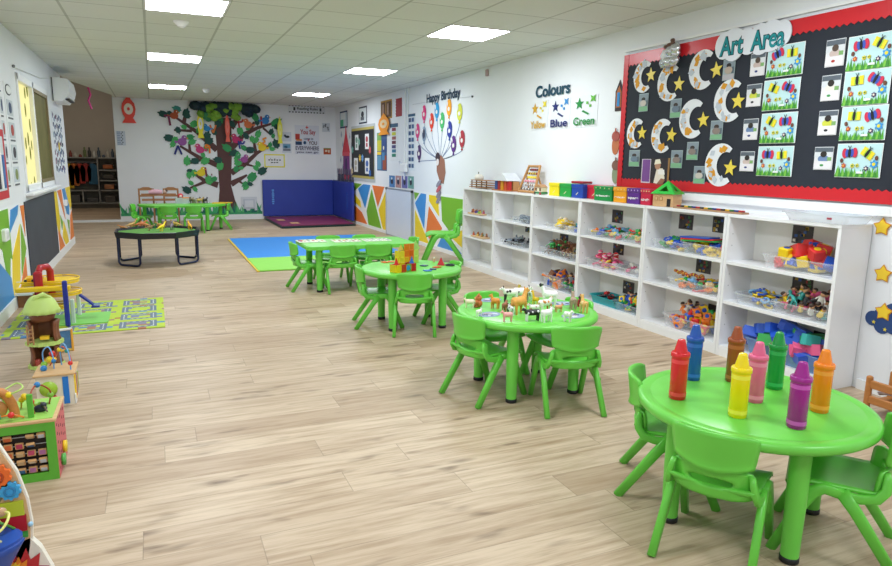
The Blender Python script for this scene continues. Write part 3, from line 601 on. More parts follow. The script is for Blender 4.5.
for i, (c_, nm) in enumerate(coat_cols):
    x = -1.42+[-.52, -.40, -.27, -.14, .02][i]; f = MB(); hh = [.62, .55, .5, .45, .52][i]
    f.prism([(-.03, 0), (.03, 0), (.10, -.06), (.13, -.16), (.10, -hh), (-.10, -hh), (-.13, -.16), (-.10, -.06)], -.05, .05, mat(c_, .85, var=.15), M=Matrix.Rotation(PI/2, 4, 'X'), smooth=False)
    f.tube([(0, 0, 0), (0, 0, .025), (.01, 0, .04)], .005, AL); thing(f, 'hanging_coat', '%s coat hanging on the rail in the passage room' % nm, 'coat', 'coats on the passage rack', (x, 19.22, 1.125))
    objs = None
r = random.Random(9)
for i in range(11):
    x = -1.97+i*.105; hh = r.choice([.07, .11, .16, .22, .25]); c_ = r.choice(['#3b3a38', '#c9c4b8', '#8f3b2c', '#6d7a4a', '#d9d6cd', '#4b5a6a', '#2a2a2c']); f = MB()
    f.lathe([(.035, 0), (.04, hh*.6), (.02, hh*.75), (.022, hh*.9), (.015, hh)], mat(c_, .5), 10)
    thing(f, 'bottle', 'small bottle or jar in a row on top of the coat shelves', 'bottle', 'bottles on the coat shelves', (x, 19.2, 1.285))
for i, (x, z, w_, h_, c_) in enumerate(((-1.05, 1.0, .22, .10, '#b3673c'), (-1.05, .745, .24, .09, '#54504c'), (-1.05, .48, .22, .12, '#b77a55'), (-1.86, .15, .26, .18, '#5e5d5c'), (-1.45, .15, .26, .10, '#4d4f52'), (-1.05, .15, .24, .14, '#5a544f'))):
    f = MB(); f.box((0, 0, h_/2), (w_, .26, h_), mat(c_, .6), ch=.01).box((0, 0, h_), (w_*.9, .22, .02), mat('#7b746a', .6)); thing(f, 'storage_box', ['orange-brown box on the highest right shelf of the coat rack', 'grey box on the second right shelf of the coat rack', 'tan box on the third right shelf of the coat rack', 'grey box at the bottom left of the coat rack', 'low dark box in the bottom middle of the coat rack', 'dark brown box at the bottom right of the coat rack'][i], 'box', 'boxes on the coat rack', (x, 19.25, z))

# --- right wall, far half
poster('R', 340, 112, 347.5, 127.5, '#cfe0ea', 'framed_print', 'navy-framed print with green figure, left in the high row', 'picture', [('#49b389', R(.1, .1, .5, .5)), ('#e8eef2', R(.2, .5, .8, .9))], frame='#2c4470', th=.004)
poster('R', 359, 107.5, 367, 123, '#dfe6ea', 'framed_print', 'dark-framed portrait print above the black notice board', 'picture', [('#33383f', disc2(.17, .17, (.5, .55))), ('#6a6f78', R(.3, .2, .7, .4))], frame='#24304a', th=.004)
poster('R', 381, 101.5, 392, 118, '#6b4a32', 'framed_print', 'gold-framed double portrait print high on the right wall', 'picture', [('#b98c3f', R(.47, .05, .53, .95)), ('#a98a7a', R(.2, .2, .34, .8)), ('#a98a7a', R(.66, .2, .8, .8)), ('#2a2220', disc2(.08, .08, (.27, .75))), ('#2a2220', disc2(.08, .08, (.73, .75)))], frame='#b98c2f', th=.004)
cx, cy, w_, h_ = wrect('R', 396, 99, 402, 116); d = Dec('R', (cx, cy), .001, .006); d.p([(-w_/2, -h_/2), (w_/2, -h_/2), (w_/2, h_/2)]+[(-w_/2+(.02 if i % 2 else 0), h_/2-h_*i/12) for i in range(12)], '#a32a36', 0); d.put('red_folder', 'dark red sheet with a jagged edge, right end of the high row', 'folder')
d = Dec('R', (-12.93, 1.45), .001, .006); w_, h_ = 1.62, 1.10; d.p(rect2(-w_/2, -h_/2, w_/2, h_/2), '#c4ccd2', 0, mat('#bfc6cc', .4)); d.p(rect2(-w_/2+.05, -h_/2+.06, w_/2-.05, h_/2-.05), '#b8a95a', 1); d.p(rect2(-w_/2+.05, -h_/2+.11, w_/2-.05, h_/2-.10), '#23272e', 2)
o = d.put('notice_board', 'aluminium-framed black notice board with four craft pictures on the right wall', 'notice board')
for x0, y0, x1, y1, c_, nm in ((355, 135, 358.5, 150, '#6f9a8a', 'white craft sheet with green shapes at upper left of the black notice board'), (365, 134, 369, 149, '#b04a56', 'white craft sheet with red shapes at upper right of the black notice board'), (354, 158, 358, 172, '#b8b2a4', 'white craft sheet with beige shapes at lower left of the black notice board'), (365, 158, 369.5, 174, '#3b62ae', 'white craft sheet with blue shapes at lower right of the black notice board')):
    poster('R', x0, y0, x1, y1, '#e2e4e6', 'craft_picture', nm, 'picture', [(c_, disc2(.3, .2, (.5, .65))), (c_, R(.3, .15, .7, .4))], w0=.02)
for x, y, c_ in ((360, 142, '#7fb0a0'), (353.5, 150, '#68a79a'), (361, 158, '#d9b84a'), (363.5, 158, '#6a9ad0'), (371, 150, '#c05a60'), (353, 171, '#d8c39a'), (371, 173, '#2d64b0')):
    c0 = uv('R', x, y); d = Dec('R', c0, .02, .004); d.p(star2(.08, .055, 6), c_, 0); d.put('paper_flower', 'small %s paper flower pinned to the black notice board' % {'#7fb0a0': 'sage green', '#68a79a': 'teal', '#d9b84a': 'mustard', '#6a9ad0': 'pale blue', '#c05a60': 'red', '#d8c39a': 'cream', '#2d64b0': 'deep blue'}[c_], 'paper flower', 'paper flowers on the black notice board')
# castle tower paper cut out
c0 = uv('R', 346.5, 155); d = Dec('R', c0, .002, .005)
d.p([(-.27, -.42), (.27, -.42), (.24, .08), (-.24, .08)], '#7e3d86', 0).p([(-.30, .05), (.30, .05), (.05, .45), (0, .62), (-.05, .45)], '#d63f50', 1).p(rect2(-.28, -.02, .28, .06), '#e0566a', 2).p(disc2(.08, .13, (0, -.2)), '#4a2a66', 1).p([(-.22, -.52), (.2, -.52), (.27, -.42), (-.27, -.42)], '#b03a5a', 1)
d.put('paper_tower', 'red and purple paper castle tower left of the black notice board', 'wall decoration')
for i in range(7): 
    x = [341.5, 343, 350, 351.5, 341, 352, 343][i]; y = [135, 145, 137, 147, 160, 165, 168][i]; c0 = uv('R', x, y); d = Dec('R', c0, .002, .002); d.p([(-.04, 0), (0, -.06), (.04, 0), (0, .09)], '#9aa6c4', 0); d.put('raindrop_sticker', 'pale blue drop sticker scattered around the paper castle tower', 'sticker', 'drop stickers around the tower')
d = Dec('R', (uv('R', 346, 176)[0], .96), .006, .004); r = random.Random(8)
for i in range(9): a = -.62+i*.15; d.p(rect2(a-.06, -.13, a+.06, .05), '#4d4c63', i % 2); d.p(disc2(.05, .07, (a, .10)), r.choice(['#6d6480', '#a08ba0', '#51506a']), 2)
d.put('paper_crowd', 'row of grey-purple cut-out shapes above the side gym mat', 'wall decoration')
poster('R', 377, 133, 387, 171, '#3e5f8c', 'picture_poster', 'tall panel of yellow, blue and brown pictures right of the black notice board', 'poster', [('#c8c23c', R(.04, .52, .46, .98)), ('#7fb060', R(.04, .8, .46, .99)), ('#e8c83c', R(.04, .42, .46, .5)), ('#5f95b8', R(.04, .03, .46, .40)), ('#31508c', R(.54, .5, .96, .82)), ('#4a86b4', R(.54, .28, .8, .48)), ('#a0503c', R(.6, .03, .96, .4)), ('#dfd9c0', disc2(.06, .05, (.7, .6)))])
lantern('R', 385.3, 124, .62, .38, '#f59a1e', 'orange paper lantern cut-out above the picture panel', '#ead0a4', .03)
poster('R', 390.3, 124, 398, 161, '#e8ecf0', 'colour_strip', 'narrow strip chart with a blue heading and stacked colour bars', 'poster', [('#2f5a7c', R(0, .90, 1, 1))]+[(c_, R(.25, .80-.115*i, .75, .885-.115*i)) for i, c_ in enumerate(('#8f2f4c', '#c9cf3c', '#a0605c', '#6a2c40', '#4a4a80', '#3a7a9c', '#3a8c74'))])
poster('R', 408, 114.5, 415, 171, '#e4ebf2', 'reading_chart', 'tall white strip chart with two columns of dark blue pictures', 'poster', [('#2f5a7c', R(0, .955, 1, 1))]+[(c_, R(.15+.4*(j % 2), .86-.115*(j//2), .45+.4*(j % 2), .93-.115*(j//2))) for j, c_ in enumerate(['#34507e', '#4a6a96']*8)])
for i, c_ in enumerate(('#4f7fb4', '#b48a8c', '#6a6aa8', '#6fa09a')):
    x0 = 389.3+i*6.3; poster('R', x0, 175.3+.25*i, x0+5.6, 187.5+.5*i, c_, 'picture_card', 'small %s picture card in the row above the whiteboard' % ('blue', 'dusty pink', 'violet', 'grey-green')[i], 'card', [('#2b2f45', disc2(.2, .25, (.5, .5))), ('#dfe3ea', disc2(.1, .1, (.5, .75)))], group='picture cards above the whiteboard')
e = empty('telephone_box', (WR-.02, 10.45, 1.2), 0, 'white junction box with cable below the wall trunking', 'junction box'); MB().box((-.02, 0, 0), (.05, .26, .14), WHITE, ch=.01).build('box_body', e); MB().tube([(-.03, .05, .05), (-.05, .1, .12), (-.03, .2, .10), (-.02, .12, .0)], .007, mat('#c9ced4', .4)).build('cable', e)
# birthday bouquet
c0 = uv('R', 443, 97); d = Dec('R', c0, .001, .006); d.M = Matrix.Rotation(.0, 4, 'Z'); w_ = abs(uv('R', 426, 100)[0]-uv('R', 459.5, 96)[0]); d.text('Happy Birthday', -w_/2, -.085, w_/2, .085, '#1f3d56', 0, .03); o = d.put('wall_lettering', 'dark blue letters reading Happy Birthday above the balloons', 'lettering')
hub = uv('R', 440, 160)
for x, y, c_, nm in ((424.5, 113, '#e0357f', 'magenta'), (437.3, 110.5, '#2f9fd6', 'sky blue'), (449.5, 107.5, '#f5a623', 'orange'), (460, 112, '#dbe04a', 'lime yellow'), (432, 121, '#e8432f', 'red'), (442.5, 120.5, '#46b96c', 'green'), (418, 131, '#d83f82', 'pink'), (424.5, 134, '#8fa3bd', 'grey-blue patterned'), (450, 129.5, '#2c3c9c', 'dark blue'), (419.5, 152.5, '#4c2a6a', 'dark purple'), (454, 144, '#5f2d86', 'violet'), (462.5, 139, '#b0303f', 'dark red')):
    c0 = uv('R', x, y); d = Dec('R', c0, .002, .004); d.p(disc2(.082, .115, (0, 0), 20), c_, 1).p([(-.03, -.15), (.03, -.15), (0, -.1)], c_, 1)
    d.p(disc2(.035, .03, (0, -.02)), '#f0ece9', 2) if nm != 'grey-blue patterned' else d.p(disc2(.05, .07, (0, 0)), '#39405a', 2); d.p(disc2(.014, .035, (-.045, .05), 8), '#f7f2f4', 2)
    o = d.put('paper_balloon', '%s paper balloon in the birthday bunch on the right wall' % nm, 'paper balloon', 'birthday paper balloons')
    q = (hub[0]-c0[0], hub[1]-c0[1]); s_ = MB(); prev = (0, -.14)
    for i in range(1, 9):
        t = i/8; nx = q[0]*(t**1.7 if abs(q[0]) > .25 else t); ny = -.14+(q[1]+.14)*t; s_.prism(stroke2(prev, (nx, ny), .012), .001, .0025, paper('#7f8fae')); prev = (nx, ny)
    s_.build('string', o)
c0 = uv('R', 440.5, 174); d = Dec('R', c0, .003, .005)
d.p([(-.13, .22), (.02, .27), (.15, .20), (.19, .02), (.12, -.14), (.0, -.12), (-.13, .04)], '#9c6a58', 0).p(disc2(.08, .07, (-.09, .24)), '#3c2f3a', 1).p(disc2(.05, .05, (-.08, .17)), '#e8dfe0', 2)
for yy in (-.14, -.22, -.30, -.38): d.p(disc2(.10, .035, (-.03, yy), 12, .5), '#8f8a9c' if yy != -.22 else '#c9636c', 2)
d.put('paper_hand', 'brown cut-out hand gripping the balloon strings', 'wall decoration')
thing(MB().tube([(WR-.004, 10.15, 2.20), (WR-.004, 9.0, 2.19), (WR-.004, 7.98, 2.15)], .003, mat('#c5cad2', .5)).ball((WR-.01, 7.96, 2.15), .014, mat('#50565e', .4)), 'wall_string', 'thin white string stretched beneath the birthday letters', 'string')
thing(MB().box((WR-.012, 7.55, 2.40), (.024, .06, .08), mat('#b39a98', .6), ch=.01), 'alarm_sounder', 'small brownish box where the right wall meets the ceiling', 'alarm')
# colours display
c0 = uv('R', 553, 89.5); d = Dec('R', c0, .001, .008); w_ = abs(uv('R', 535.5, 92)[0]-uv('R', 570, 86)[0]); d.text('Colours', -w_/2, -.065, w_/2, .06, '#14475c', 0, .035); d.put('wall_lettering', 'dark teal letters reading Colours on the right wall', 'lettering')
for x0, y0, x1, y1, wd, c1, c2 in ((532, 102.5, 547.5, 129.5, 'Yellow', '#d9a72a', '#eedb3a'), (552, 100, 569.5, 128, 'Blue', '#202a70', '#3a8ccf'), (575, 97, 597, 126, 'Green', '#1f8a3f', '#68bb45')):
    poster('R', x0, y0, x1, y1, '#e9edf2', 'colour_card', 'white card with %s stars and the word %s under the Colours letters' % (wd.lower(), wd), 'card', [(c1, star2(.2, .085, 5, (.24, .75))), (c2, star2(.15, .06, 4, (.82, .88), PI/4)), (c2, R(.55, .72, .63, .80)), (c2, R(.66, .62, .74, .70)), (c1, [(.36, .50), (.42, .54), (.68, .42), (.63, .38)])], [(wd, .03, .06, .93, .32, c1)], group='colour name cards', th=.003)
# leaves and star strings beside the board
for x, y, c1, c2, lab in ((616, 143, '#a8524a', '#c07048', 'brown and orange acorn cut-out left of the display board'), (616, 172, '#7d5a4e', '#8a9a7a', 'brown-green leaf cut-out below the acorn'),):
    c0 = uv('R', x, y); d = Dec('R', c0, .002, .004); d.p(disc2(.05, .085, (0, -.02)), c2, 0).p(disc2(.055, .045, (0, .06)), c1, 1).p(rect2(-.008, .09, .008, .13), c1, 2); d.put('paper_leaf', lab, 'wall decoration')
c0 = uv('R', 619.7, 96); d = Dec('R', c0, .002, .004); d.p([(-.05, -.13), (.05, -.13), (.055, .04), (0, .14), (-.055, .04)], '#3a2c30', 0).p([(-.035, -.10), (.035, -.10), (.035, .03), (0, .09), (-.035, .03)], '#b0693c', 1).p(rect2(-.018, -.09, .018, .03), '#2a86c8', 2); d.put('paper_lantern', 'dark paper lantern with blue window hanging left of the display board', 'paper lantern', 'cut-out paper lanterns')
for y, z, lab, cl in ((2.475, .984, 'top yellow star sticker right of the shelves', 0), (2.435, .715, 'middle yellow star sticker right of the shelves', 0), (2.40, .475, 'yellow star sticker on a dark blue cloud, lowest right of the shelves', 1)):
    d = Dec('R', (-y, z), .002, .003)
    if cl:
        for a, b_, q in ((-.06, -.03, .045), (0, -.06, .05), (.06, -.05, .05), (.10, -.01, .05), (.05, .03, .05), (.0, -.01, .06)): d.p(disc2(q, None, (a, b_)), '#26467e', 0)
        for a, b_ in ((-.05, -.05), (.02, -.08), (.09, -.03), (.1, .02)): d.p(star2(.012, None, 5, (a, b_)), '#e8d44a', 1)
    d.p(star2(.056, .034, 5, (0, .02 if cl else 0)), '#d8932c', 1).p(star2(.046, .028, 5, (0, .02 if cl else 0)), '#f4cf33', 2); d.put('star_sticker', lab, 'sticker', 'star stickers on the right wall')

# --- display board
BY0, BY1, BZ0, BZ1 = 1.5, 4.89, 1.115, 2.25
bc = (-(BY0+BY1)/2, (BZ0+BZ1)/2); bw, bh = BY1-BY0, BZ1-BZ0
d = Dec('R', bc, .001, .018); d.p(rect2(-bw/2, -bh/2, bw/2, bh/2), '#262c38', 0, mat('#252a35', .85, var=.12, name='black_felt', scale=6))
board = d.put('display_board', 'large black display board with red scalloped border on the right wall', 'display board')
bd = Dec('R', bc, .020, .003); RED = mat('#d0202c', .3, var=.05, name='red_border')
def scal(n): return n
n = int(bw/.045); P = [(-bw/2, bh/2), (bw/2, bh/2)]
for i in range(n*2+1): x = bw/2-bw*i/(2*n); P.append((x, bh/2-.085-(.016 if i % 2 else 0)))
bd.p(P, '', 0, RED); P = [(-bw/2, -bh/2), (bw/2, -bh/2)]
for i in range(n*2+1): x = bw/2-bw*i/(2*n); P.append((x, -bh/2+.07+(.014 if i % 2 else 0)))
bd.p(P, '', 0, RED); n = int(bh/.045); P = [(-bw/2, bh/2), (-bw/2, -bh/2)]
for i in range(n*2+1): y = -bh/2+bh*i/(2*n); P.append((-bw/2+.055+(.012 if i % 2 else 0), y))
bd.p(P, '', 1, RED); bd.build('border', board)
WBOARD = .024
def moonpoly(h):
    P = []; R1 = h/2; 
    for i in range(25): a = math.radians(48+ (312-48)*i/24); P.append((R1*math.cos(a)*.95+.12*R1, R1*math.sin(a)))
    for i in range(1, 20): a = math.radians(300-(300-60)*i/20); P.append((.44*R1+R1*.54*math.cos(a), R1*.60*math.sin(a)))
    return P
moons = [(641.5, 77, .300, 651, 75), (667, 83, .33, 679, 84), (700, 70, .335, 716.5, 70), (726.5, 101, .345, 738, 101), (690, 119, .34, 703.3, 120), (634, 133.5, .29, 642, 133), (660, 136, .315, 671.4, 135), (717.5, 165, .36, 730, 168)]
mw = ['nearest the top left corner', 'second in the top row', 'largest, below the Art Area cloud', 'in the middle row, right of centre', 'in the middle of the board', 'at the left edge of the lower row', 'second in the lower row', 'lowest on the board']
for i, (x, y, h_, sx, sy) in enumerate(moons):
    c0 = uv('R', x+.8, y, WBOARD); h_ *= .87; d = Dec('R', c0, WBOARD, .0012); r = random.Random(30+i); d.p(moonpoly(h_*1.0), '#e8ecf2', 0)
    for j in range(15):
        a = math.radians(r.uniform(75, 285)); rr = h_*.5*r.uniform(.62, .84); q = .027*r.uniform(.8, 1.4); cx, cy = rr*math.cos(a)*.95+.06*h_, rr*math.sin(a)
        if abs(a-PI) < .7: cx += .05*h_*r.random()
        d.p(disc2(q, q*.75, (cx, cy), 4, r.uniform(0, 3)), ['#dd9c26', '#dd9c26', '#c3ccd8'][j % 3] if i != 3 else ['#c3ccd8', '#dd9c26', '#c3ccd8'][j % 3], 1+j % 3)
    d.put('moon_cutout', 'crescent moon with gold patches, %s' % mw[i], 'paper moon', 'crescent moons on the display board')
    c0 = uv('R', sx, sy, WBOARD); d = Dec('R', c0, WBOARD, .002); d.p(star2(.062, .027, 5, (0, 0), PI/2+r.uniform(-.15, .15)), '#ecd44c', 0, mat('#ecd44c', .4, var=.2, scale=120)); d.put('star_cutout', 'yellow star of the moon %s' % mw[i], 'paper star', 'yellow stars on the display board')
ph = [(643.6, 102.6, 8, 17, 'below the top left moon'), (675.8, 108.4, 9.5, 18, 'below the second moon of the top row'), (729, 69.5, 10, 20, 'right of the largest top moon'), (716.6, 130.3, 10.5, 19, 'below the middle row moon, tilted'), (692.5, 151, 10, 18, 'below the central moon'), (634.4, 158.4, 9.5, 16.5, 'at the lower left of the board'), (676.7, 159.3, 10, 18, 'right of the reading child picture'), (699.4, 175, 10, 18, 'lowest of all, left of the lowest moon'),
      (758, 64.5, 12.5, 21, 'top of the middle column'), (754, 95.5, 12.5, 21, 'second of the middle column'), (750.7, 129.5, 12.5, 20.5, 'third of the middle column'), (747.2, 161.5, 12, 20, 'fourth of the middle column'), (835.5, 53, 16, 24.5, 'top of the right column'), (831, 88, 16, 24, 'second of the right column'), (828, 123, 16, 24, 'third of the right column'), (823.7, 158.5, 16, 23, 'fourth of the right column')]
for i, (x, y, w_, h_, lab) in enumerate(ph):
    r = random.Random(50+i); poster('R', x-w_/2, y-h_/2, x+w_/2, y+h_/2, '#e4e4e8' if i > 7 else '#9fb0b4', 'photo_print', 'child photo on the board, %s' % lab, 'photo', child_photo(r) if i > 7 else print_small(r), group='photo prints on the display board', w0=WBOARD, th=.001)
bfly = [(0, 1), (1, 0), (1, 0), (0, 1), (0, 1), (1, 0), (1, 0), (0, 1)]
prs = [(765.5, 44, 806, 77.5), (762, 80, 801, 110), (759.5, 114.5, 798, 142.5), (756, 146.5, 794.5, 177), (846.5, 36, 896, 68.5), (842.5, 73, 891.5, 103), (839, 107.5, 889, 140), (834.5, 143.5, 884, 179)]
for i, (x0, y0, x1, y1) in enumerate(prs):
    cx, cy, w_, h_ = wrect('R', x0, y0, x1, y1, WBOARD); h_ = .192; w_ = .272; d = Dec('R', (cx, cy), WBOARD, .0012); r = random.Random(70+i)
    d.p(rect2(-w_/2-.004, -h_/2-.004, w_/2+.004, h_/2+.004), '#f2f5f5', 0); d.p(rect2(-w_/2, -h_/2, w_/2, h_/2), '#bfe2e6', 1)
    for j in range(22):
        gx = -w_/2+.006+(w_-.02)*j/21; d.p([(gx-.010, -h_/2), (gx+.012, -h_/2), (gx+r.uniform(-.006, .006), -h_/2+.03+.028*r.random()+(.015 if j < 4 or j > 18 else 0))], ['#58a839', '#7cc04a', '#3f8f35'][j % 3], 2+j % 3)
    def fly(cx, cy, kind, s_, rot):
        ca, sa = math.cos(rot), math.sin(rot); tr_ = lambda P: [(cx+p[0]*ca-p[1]*sa, cy+p[0]*sa+p[1]*ca) for p in P]
        for sg in (-1, 1):
            if kind == 0: d.p(tr_(disc2(.018*s_, .032*s_, (sg*.034*s_, 0))), '#d2304f', 5); d.p(tr_(disc2(.012*s_, .026*s_, (sg*.017*s_, 0))), '#3a56b8', 6)
            else: d.p(tr_(rect2(sg*.012*s_, -.028*s_, sg*.042*s_, .026*s_)), '#f1dc2f', 5); d.p(tr_(rect2(sg*.008*s_, -.024*s_, sg*.018*s_, .02*s_)), '#a8cf3c', 6)
        d.p(tr_(disc2(.010*s_, .030*s_)), '#15171c', 7)
        for sg in (-1, 1): d.p(tr_(stroke2((0, .026*s_), (sg*.010*s_, .046*s_), .003)), '#15171c', 7)
    fly(-.055, .045, bfly[i][0], .92, r.uniform(-.5, .5)); fly(.055, .042, bfly[i][1], .92, r.uniform(-.7, .4))
    for cx_, cy_, c_, c2, q in ((-.085, -.03, '#c04a3c', '#e8b03c', .017), (.055, -.045, '#4b3560', '#f0e6d0', .017), (.1, -.02, '#3a97d6', '#f0d840', .028), (-.03, -.03, '#e3d43c', '#3c7a3c', .015), (.0, -.028, '#e3d43c', '#3c7a3c', .013)):
        d.p(star2(q, q*.62, 6, (cx_, cy_)), c_, 5); d.p(disc2(q*.35, None, (cx_, cy_)), c2, 6)
    d.p(disc2(.010, .013, (-.10, .0)), '#6a4130', 6).p(disc2(.010, .013, (.112, .015)), '#6a4130', 6); d.p(rect2(.0, -.075, .04, -.062), '#e9f0ee', 6)
    d.put('butterfly_picture', 'child butterfly picture over painted grass, %s in the %s column' % (('top', 'second', 'third', 'bottom')[i % 4], 'left' if i < 4 else 'right'), 'picture', 'butterfly pictures on the display board')
# art area cloud
c0 = uv('R', 751, 44, .03); d = Dec('R', c0, .027, .006)
for k_ in range(2):
    ex = .012 if k_ == 0 else 0
    for a, b_, q, q2 in ((-.24, .01, .075, .085), (-.15, -.03, .08, .07), (-.16, .05, .10, .06), (-.04, .02, .08, .07), (-.02, -.03, .06, .045), (.07, .02, .08, .085), (.16, .04, .09, .07), (.16, -.03, .10, .05), (.25, .02, .065, .075), (.08, -.05, .06, .04)): d.p(disc2(q*1.08, q2*1.12, (a, b_+.012)), '#e6eaf4', 0)
d.text('Art', -.275, -.055, -.06, .085, '#0f3f4a', 0, .05).text('Area', .0, -.055, .275, .085, '#0f3f4a', 0, .05); d.w0 += .002; d.text('Art', -.272, -.05, -.063, .08, '#178f98', 0, .015).text('Area', .003, -.05, .272, .08, '#178f98', 0, .015)
d.put('cloud_sign', 'white cloud sign with teal letters Art Area on the top border', 'sign')
# crinkled silver bag on board corner
c0 = uv('R', 671.5, 52, .04); b = MB(); r = random.Random(4); SIL = mat('#d4d8de', .18, .75, var=.3, scale=60)
for i in range(12): b.ball((r.uniform(-.075, .075), r.uniform(-.085, .035), .03+r.uniform(0, .02)), (.062, .05, .03), SIL if i % 3 else mat('#e6e9ee', .3), 6)
for i in range(6): b.ball((r.uniform(-.05, .05), r.uniform(.02, .09), .05), (.022, .018, .018), mat('#6a4c42', .4), 6)
o = b.build('silver_decoration'); o.matrix_world = WALLS['R'][2] @ T(c0[0], c0[1], .02); tag(o, 'crumpled shiny silver ball decoration on the top border of the board', 'decoration')
# reading child cut-out
cx, cy, w_, h_ = wrect('R', 642.5, 158, 668.5, 184, WBOARD); d = Dec('R', (cx, cy), WBOARD, .0012)
d.p(rect2(-w_/2, -h_/2, -w_*.17, h_*.46), '#ddd3dc', 0).p(rect2(-w_/2+.01, -h_/2+.01, -w_*.19, h_*.44), '#7a4a93', 1).p(rect2(-w_*.15, -h_/2, w_/2, h_/2), '#2a2429', 0).p(rect2(w_*.44, -h_/2, w_/2, h_/2), '#9a7340', 1)
d.p([(-.01, -.10), (.02, .02), (.09, .02), (.12, -.06), (.06, -.11)], '#ece4d0', 1).p(disc2(.035, .035, (.03, .045)), '#b98a6e', 2).p([(-.01, .05), (.0, .09), (.05, .095), (.07, .06)], '#f0ead2', 3).p([(.04, -.03), (.12, -.03), (.11, .01), (.04, .01)], '#f4f1ea', 3).p([(.03, -.11), (.10, -.11), (.13, -.07), (.08, -.06)], '#9b6a4e', 3)
d.put('reading_picture', 'picture of a seated child in a white cap reading, with a purple panel', 'picture')
# ================================================================ GREEN FURNITURE
GRN = mat('#6bcf48', .32, var=.05, name='green_plastic', scale=9)
GRN2 = mat('#70d24e', .34, var=.05, name='green_table_plastic', scale=7)
BLK = mat('#16181c', .5, var=.05, name='black_rubber')
def chair_proto():
    e = empty('child_chair', (0, 0, 0), 0, 'x', 'chair', 'green children chairs')
    def seat(u, v):
        q = u*2-1; y = -.14+.30*v; x = q*(.135+.012*v-.02*max(0, v-.8)); z = .262+.012*q*q-.022*max(0, (v-.8)/.2)**2+.03*max(0, (.18-v)/.18)**2
        return (x, y, z)
    MB().sheet(seat, 12, 14, .013, GRN).build('seat', e)
    def low(u, v):
        a = 2*PI*u; c, s_ = math.cos(a), math.sin(a); k = lambda t, p: math.copysign(abs(t)**p, t)
        xi, zi = .070*k(c, .7), .308+.0165*k(s_, .8); xo, zo = .130*k(c, .35), .306+.053*k(s_, .35)
        x, z = xi+(xo-xi)*v, zi+(zo-zi)*v; return (x, -.140-.09*(z-.262)+.045*(x/.13)**2, z)
    MB().sheet(low, 40, 4, .013, GRN, wrap=True).build('handle_panel', e)
    def back(u, v):
        q = u*2-1; zb = .352+.020*q*q; zt = .487-.012*abs(q)**6
        z = zb+(zt-zb)*v; x = q*(.137-.014*(1-v)-.006*max(0, v-.85)/.15*abs(q)**3); lip = -.008*max(0, .15-v)/.15
        return (x, -.160-.13*(z-.34)+.050*q*q+lip, z)
    MB().sheet(back, 18, 10, .015, GRN).build('backrest', e)
    for s_ in (-1, 1):
        x = s_*.143
        f = MB().sweep([(s_*.122, -.124, .350), (s_*.128, -.127, .325), (s_*.136, -.126, .292), (x, -.105, .262), (x, -.06, .25), (x, .01, .252), (x, .06, .257)], .020, [.016, .026, .032, .034, .032, .03, .024], GRN)
        f.build('side_frame', e)
        MB().sweep([(x, -.005, .262), (x+s_*.004, -.05, .205), (x+s_*.012, -.19, .0)], .027, [.046, .040, .034], GRN).build('leg', e)
        MB().sweep([(x, -.01, .256), (x, .045, .262), (x, .078, .242), (x+s_*.002, .10, .20), (x+s_*.006, .185, .0)], .027, [.030, .038, .046, .040, .034], GRN).build('leg', e)
    return e
proto = chair_proto(); used = [False]
def chair(x, y, fx, fy, label, sc=1.0, grp='green children chairs', mid=True):
    "x, y = point between the rear feet; fx, fy = facing"
    L = math.hypot(fx, fy); fx, fy = fx/L, fy/L
    o = proto if not used[0] else copy_tree(proto)
    used[0] = True; k = .19*sc; o.location = (x+fx*k, y+fy*k, 0); o.rotation_euler = (0, 0, math.atan2(-fx, fy)); o.scale = (sc, sc, sc)
    o['label'] = label; o['group'] = grp; return o
def leg_with_foot(e, x, y, top, r0=.034, tx=0):
    L = MB().lathe([(r0, top), (r0*.98, top*.5), (r0*.86, .018), (r0*.86, .016)][::-1], GRN2, 20); o = L.build('leg', e); o.location = (x, y, 0)
    MB().lathe([(r0*.80, 0), (r0*.92, .004), (r0*.92, .022), (r0*.8, .024)], BLK, 20).build('foot_cap', o)
TH = .47
def round_table(x, y, rot, label):
    e = empty('round_table', (x, y, 0), rot, label, 'table', 'round green tables')
    MB().lathe([(.001, TH-.022), (.36, TH-.022), (.37, TH-.036), (.395, TH-.040), (.408, TH-.030), (.410, TH-.014), (.404, TH-.003), (.392, TH), (.368, TH-.0005), (.364, TH-.0025), (.36, TH-.0005), (.20, TH), (.001, TH)], GRN2, 72).build('tabletop', e)
    for sx in (-1, 1):
        for sy in (-1, 1): leg_with_foot(e, sx*.205, sy*.205, TH-.022)
    return e
round_table(1.985, 1.665, math.radians(-61.4+90), 'round green table in the foreground holding eight giant crayons')
round_table(1.965, 3.265, 0, 'round green table covered with toy farm animals')
round_table(1.88, 4.96, math.radians(-6), 'round green table with the magnetic tile castle')
# chairs: foreground table
chair(1.565, 1.455, .86, .51, 'green chair nearest the viewpoint, its back against the crayon table')
chair(1.752, 2.095, .74, -.67, 'green chair on the left side of the crayon table, facing right')
chair(2.255, 1.255, -.59, .81, 'green chair at the right edge of the view, under the crayon table')
chair(1.965, 2.728, .277, .96, 'green chair in front of the animal table, back to the viewer on its right')
chair(1.495, 3.185, .96, .278, 'green chair at the left of the animal table, back to the viewer')
chair(1.90, 3.80, .12, -.99, 'green chair behind the animal table on the left, only its top rim showing')
chair(2.44, 3.34, -1, -.05, 'green chair at the right rear of the animal table')
chair(1.745, 4.53, .35, .94, 'green chair in front of the castle table, back to the viewer')
chair(1.43, 5.07, .976, -.216, 'green chair at the left of the castle table, seen from the side')
chair(2.35, 5.0, -.98, .12, 'green chair at the right of the castle table')
chair(1.213, 6.73, 1, 0, 'green chair at the left end of the rectangular table')
chair(1.69, 6.335, .03, 1, 'left of the two green chairs in front of the rectangular table')
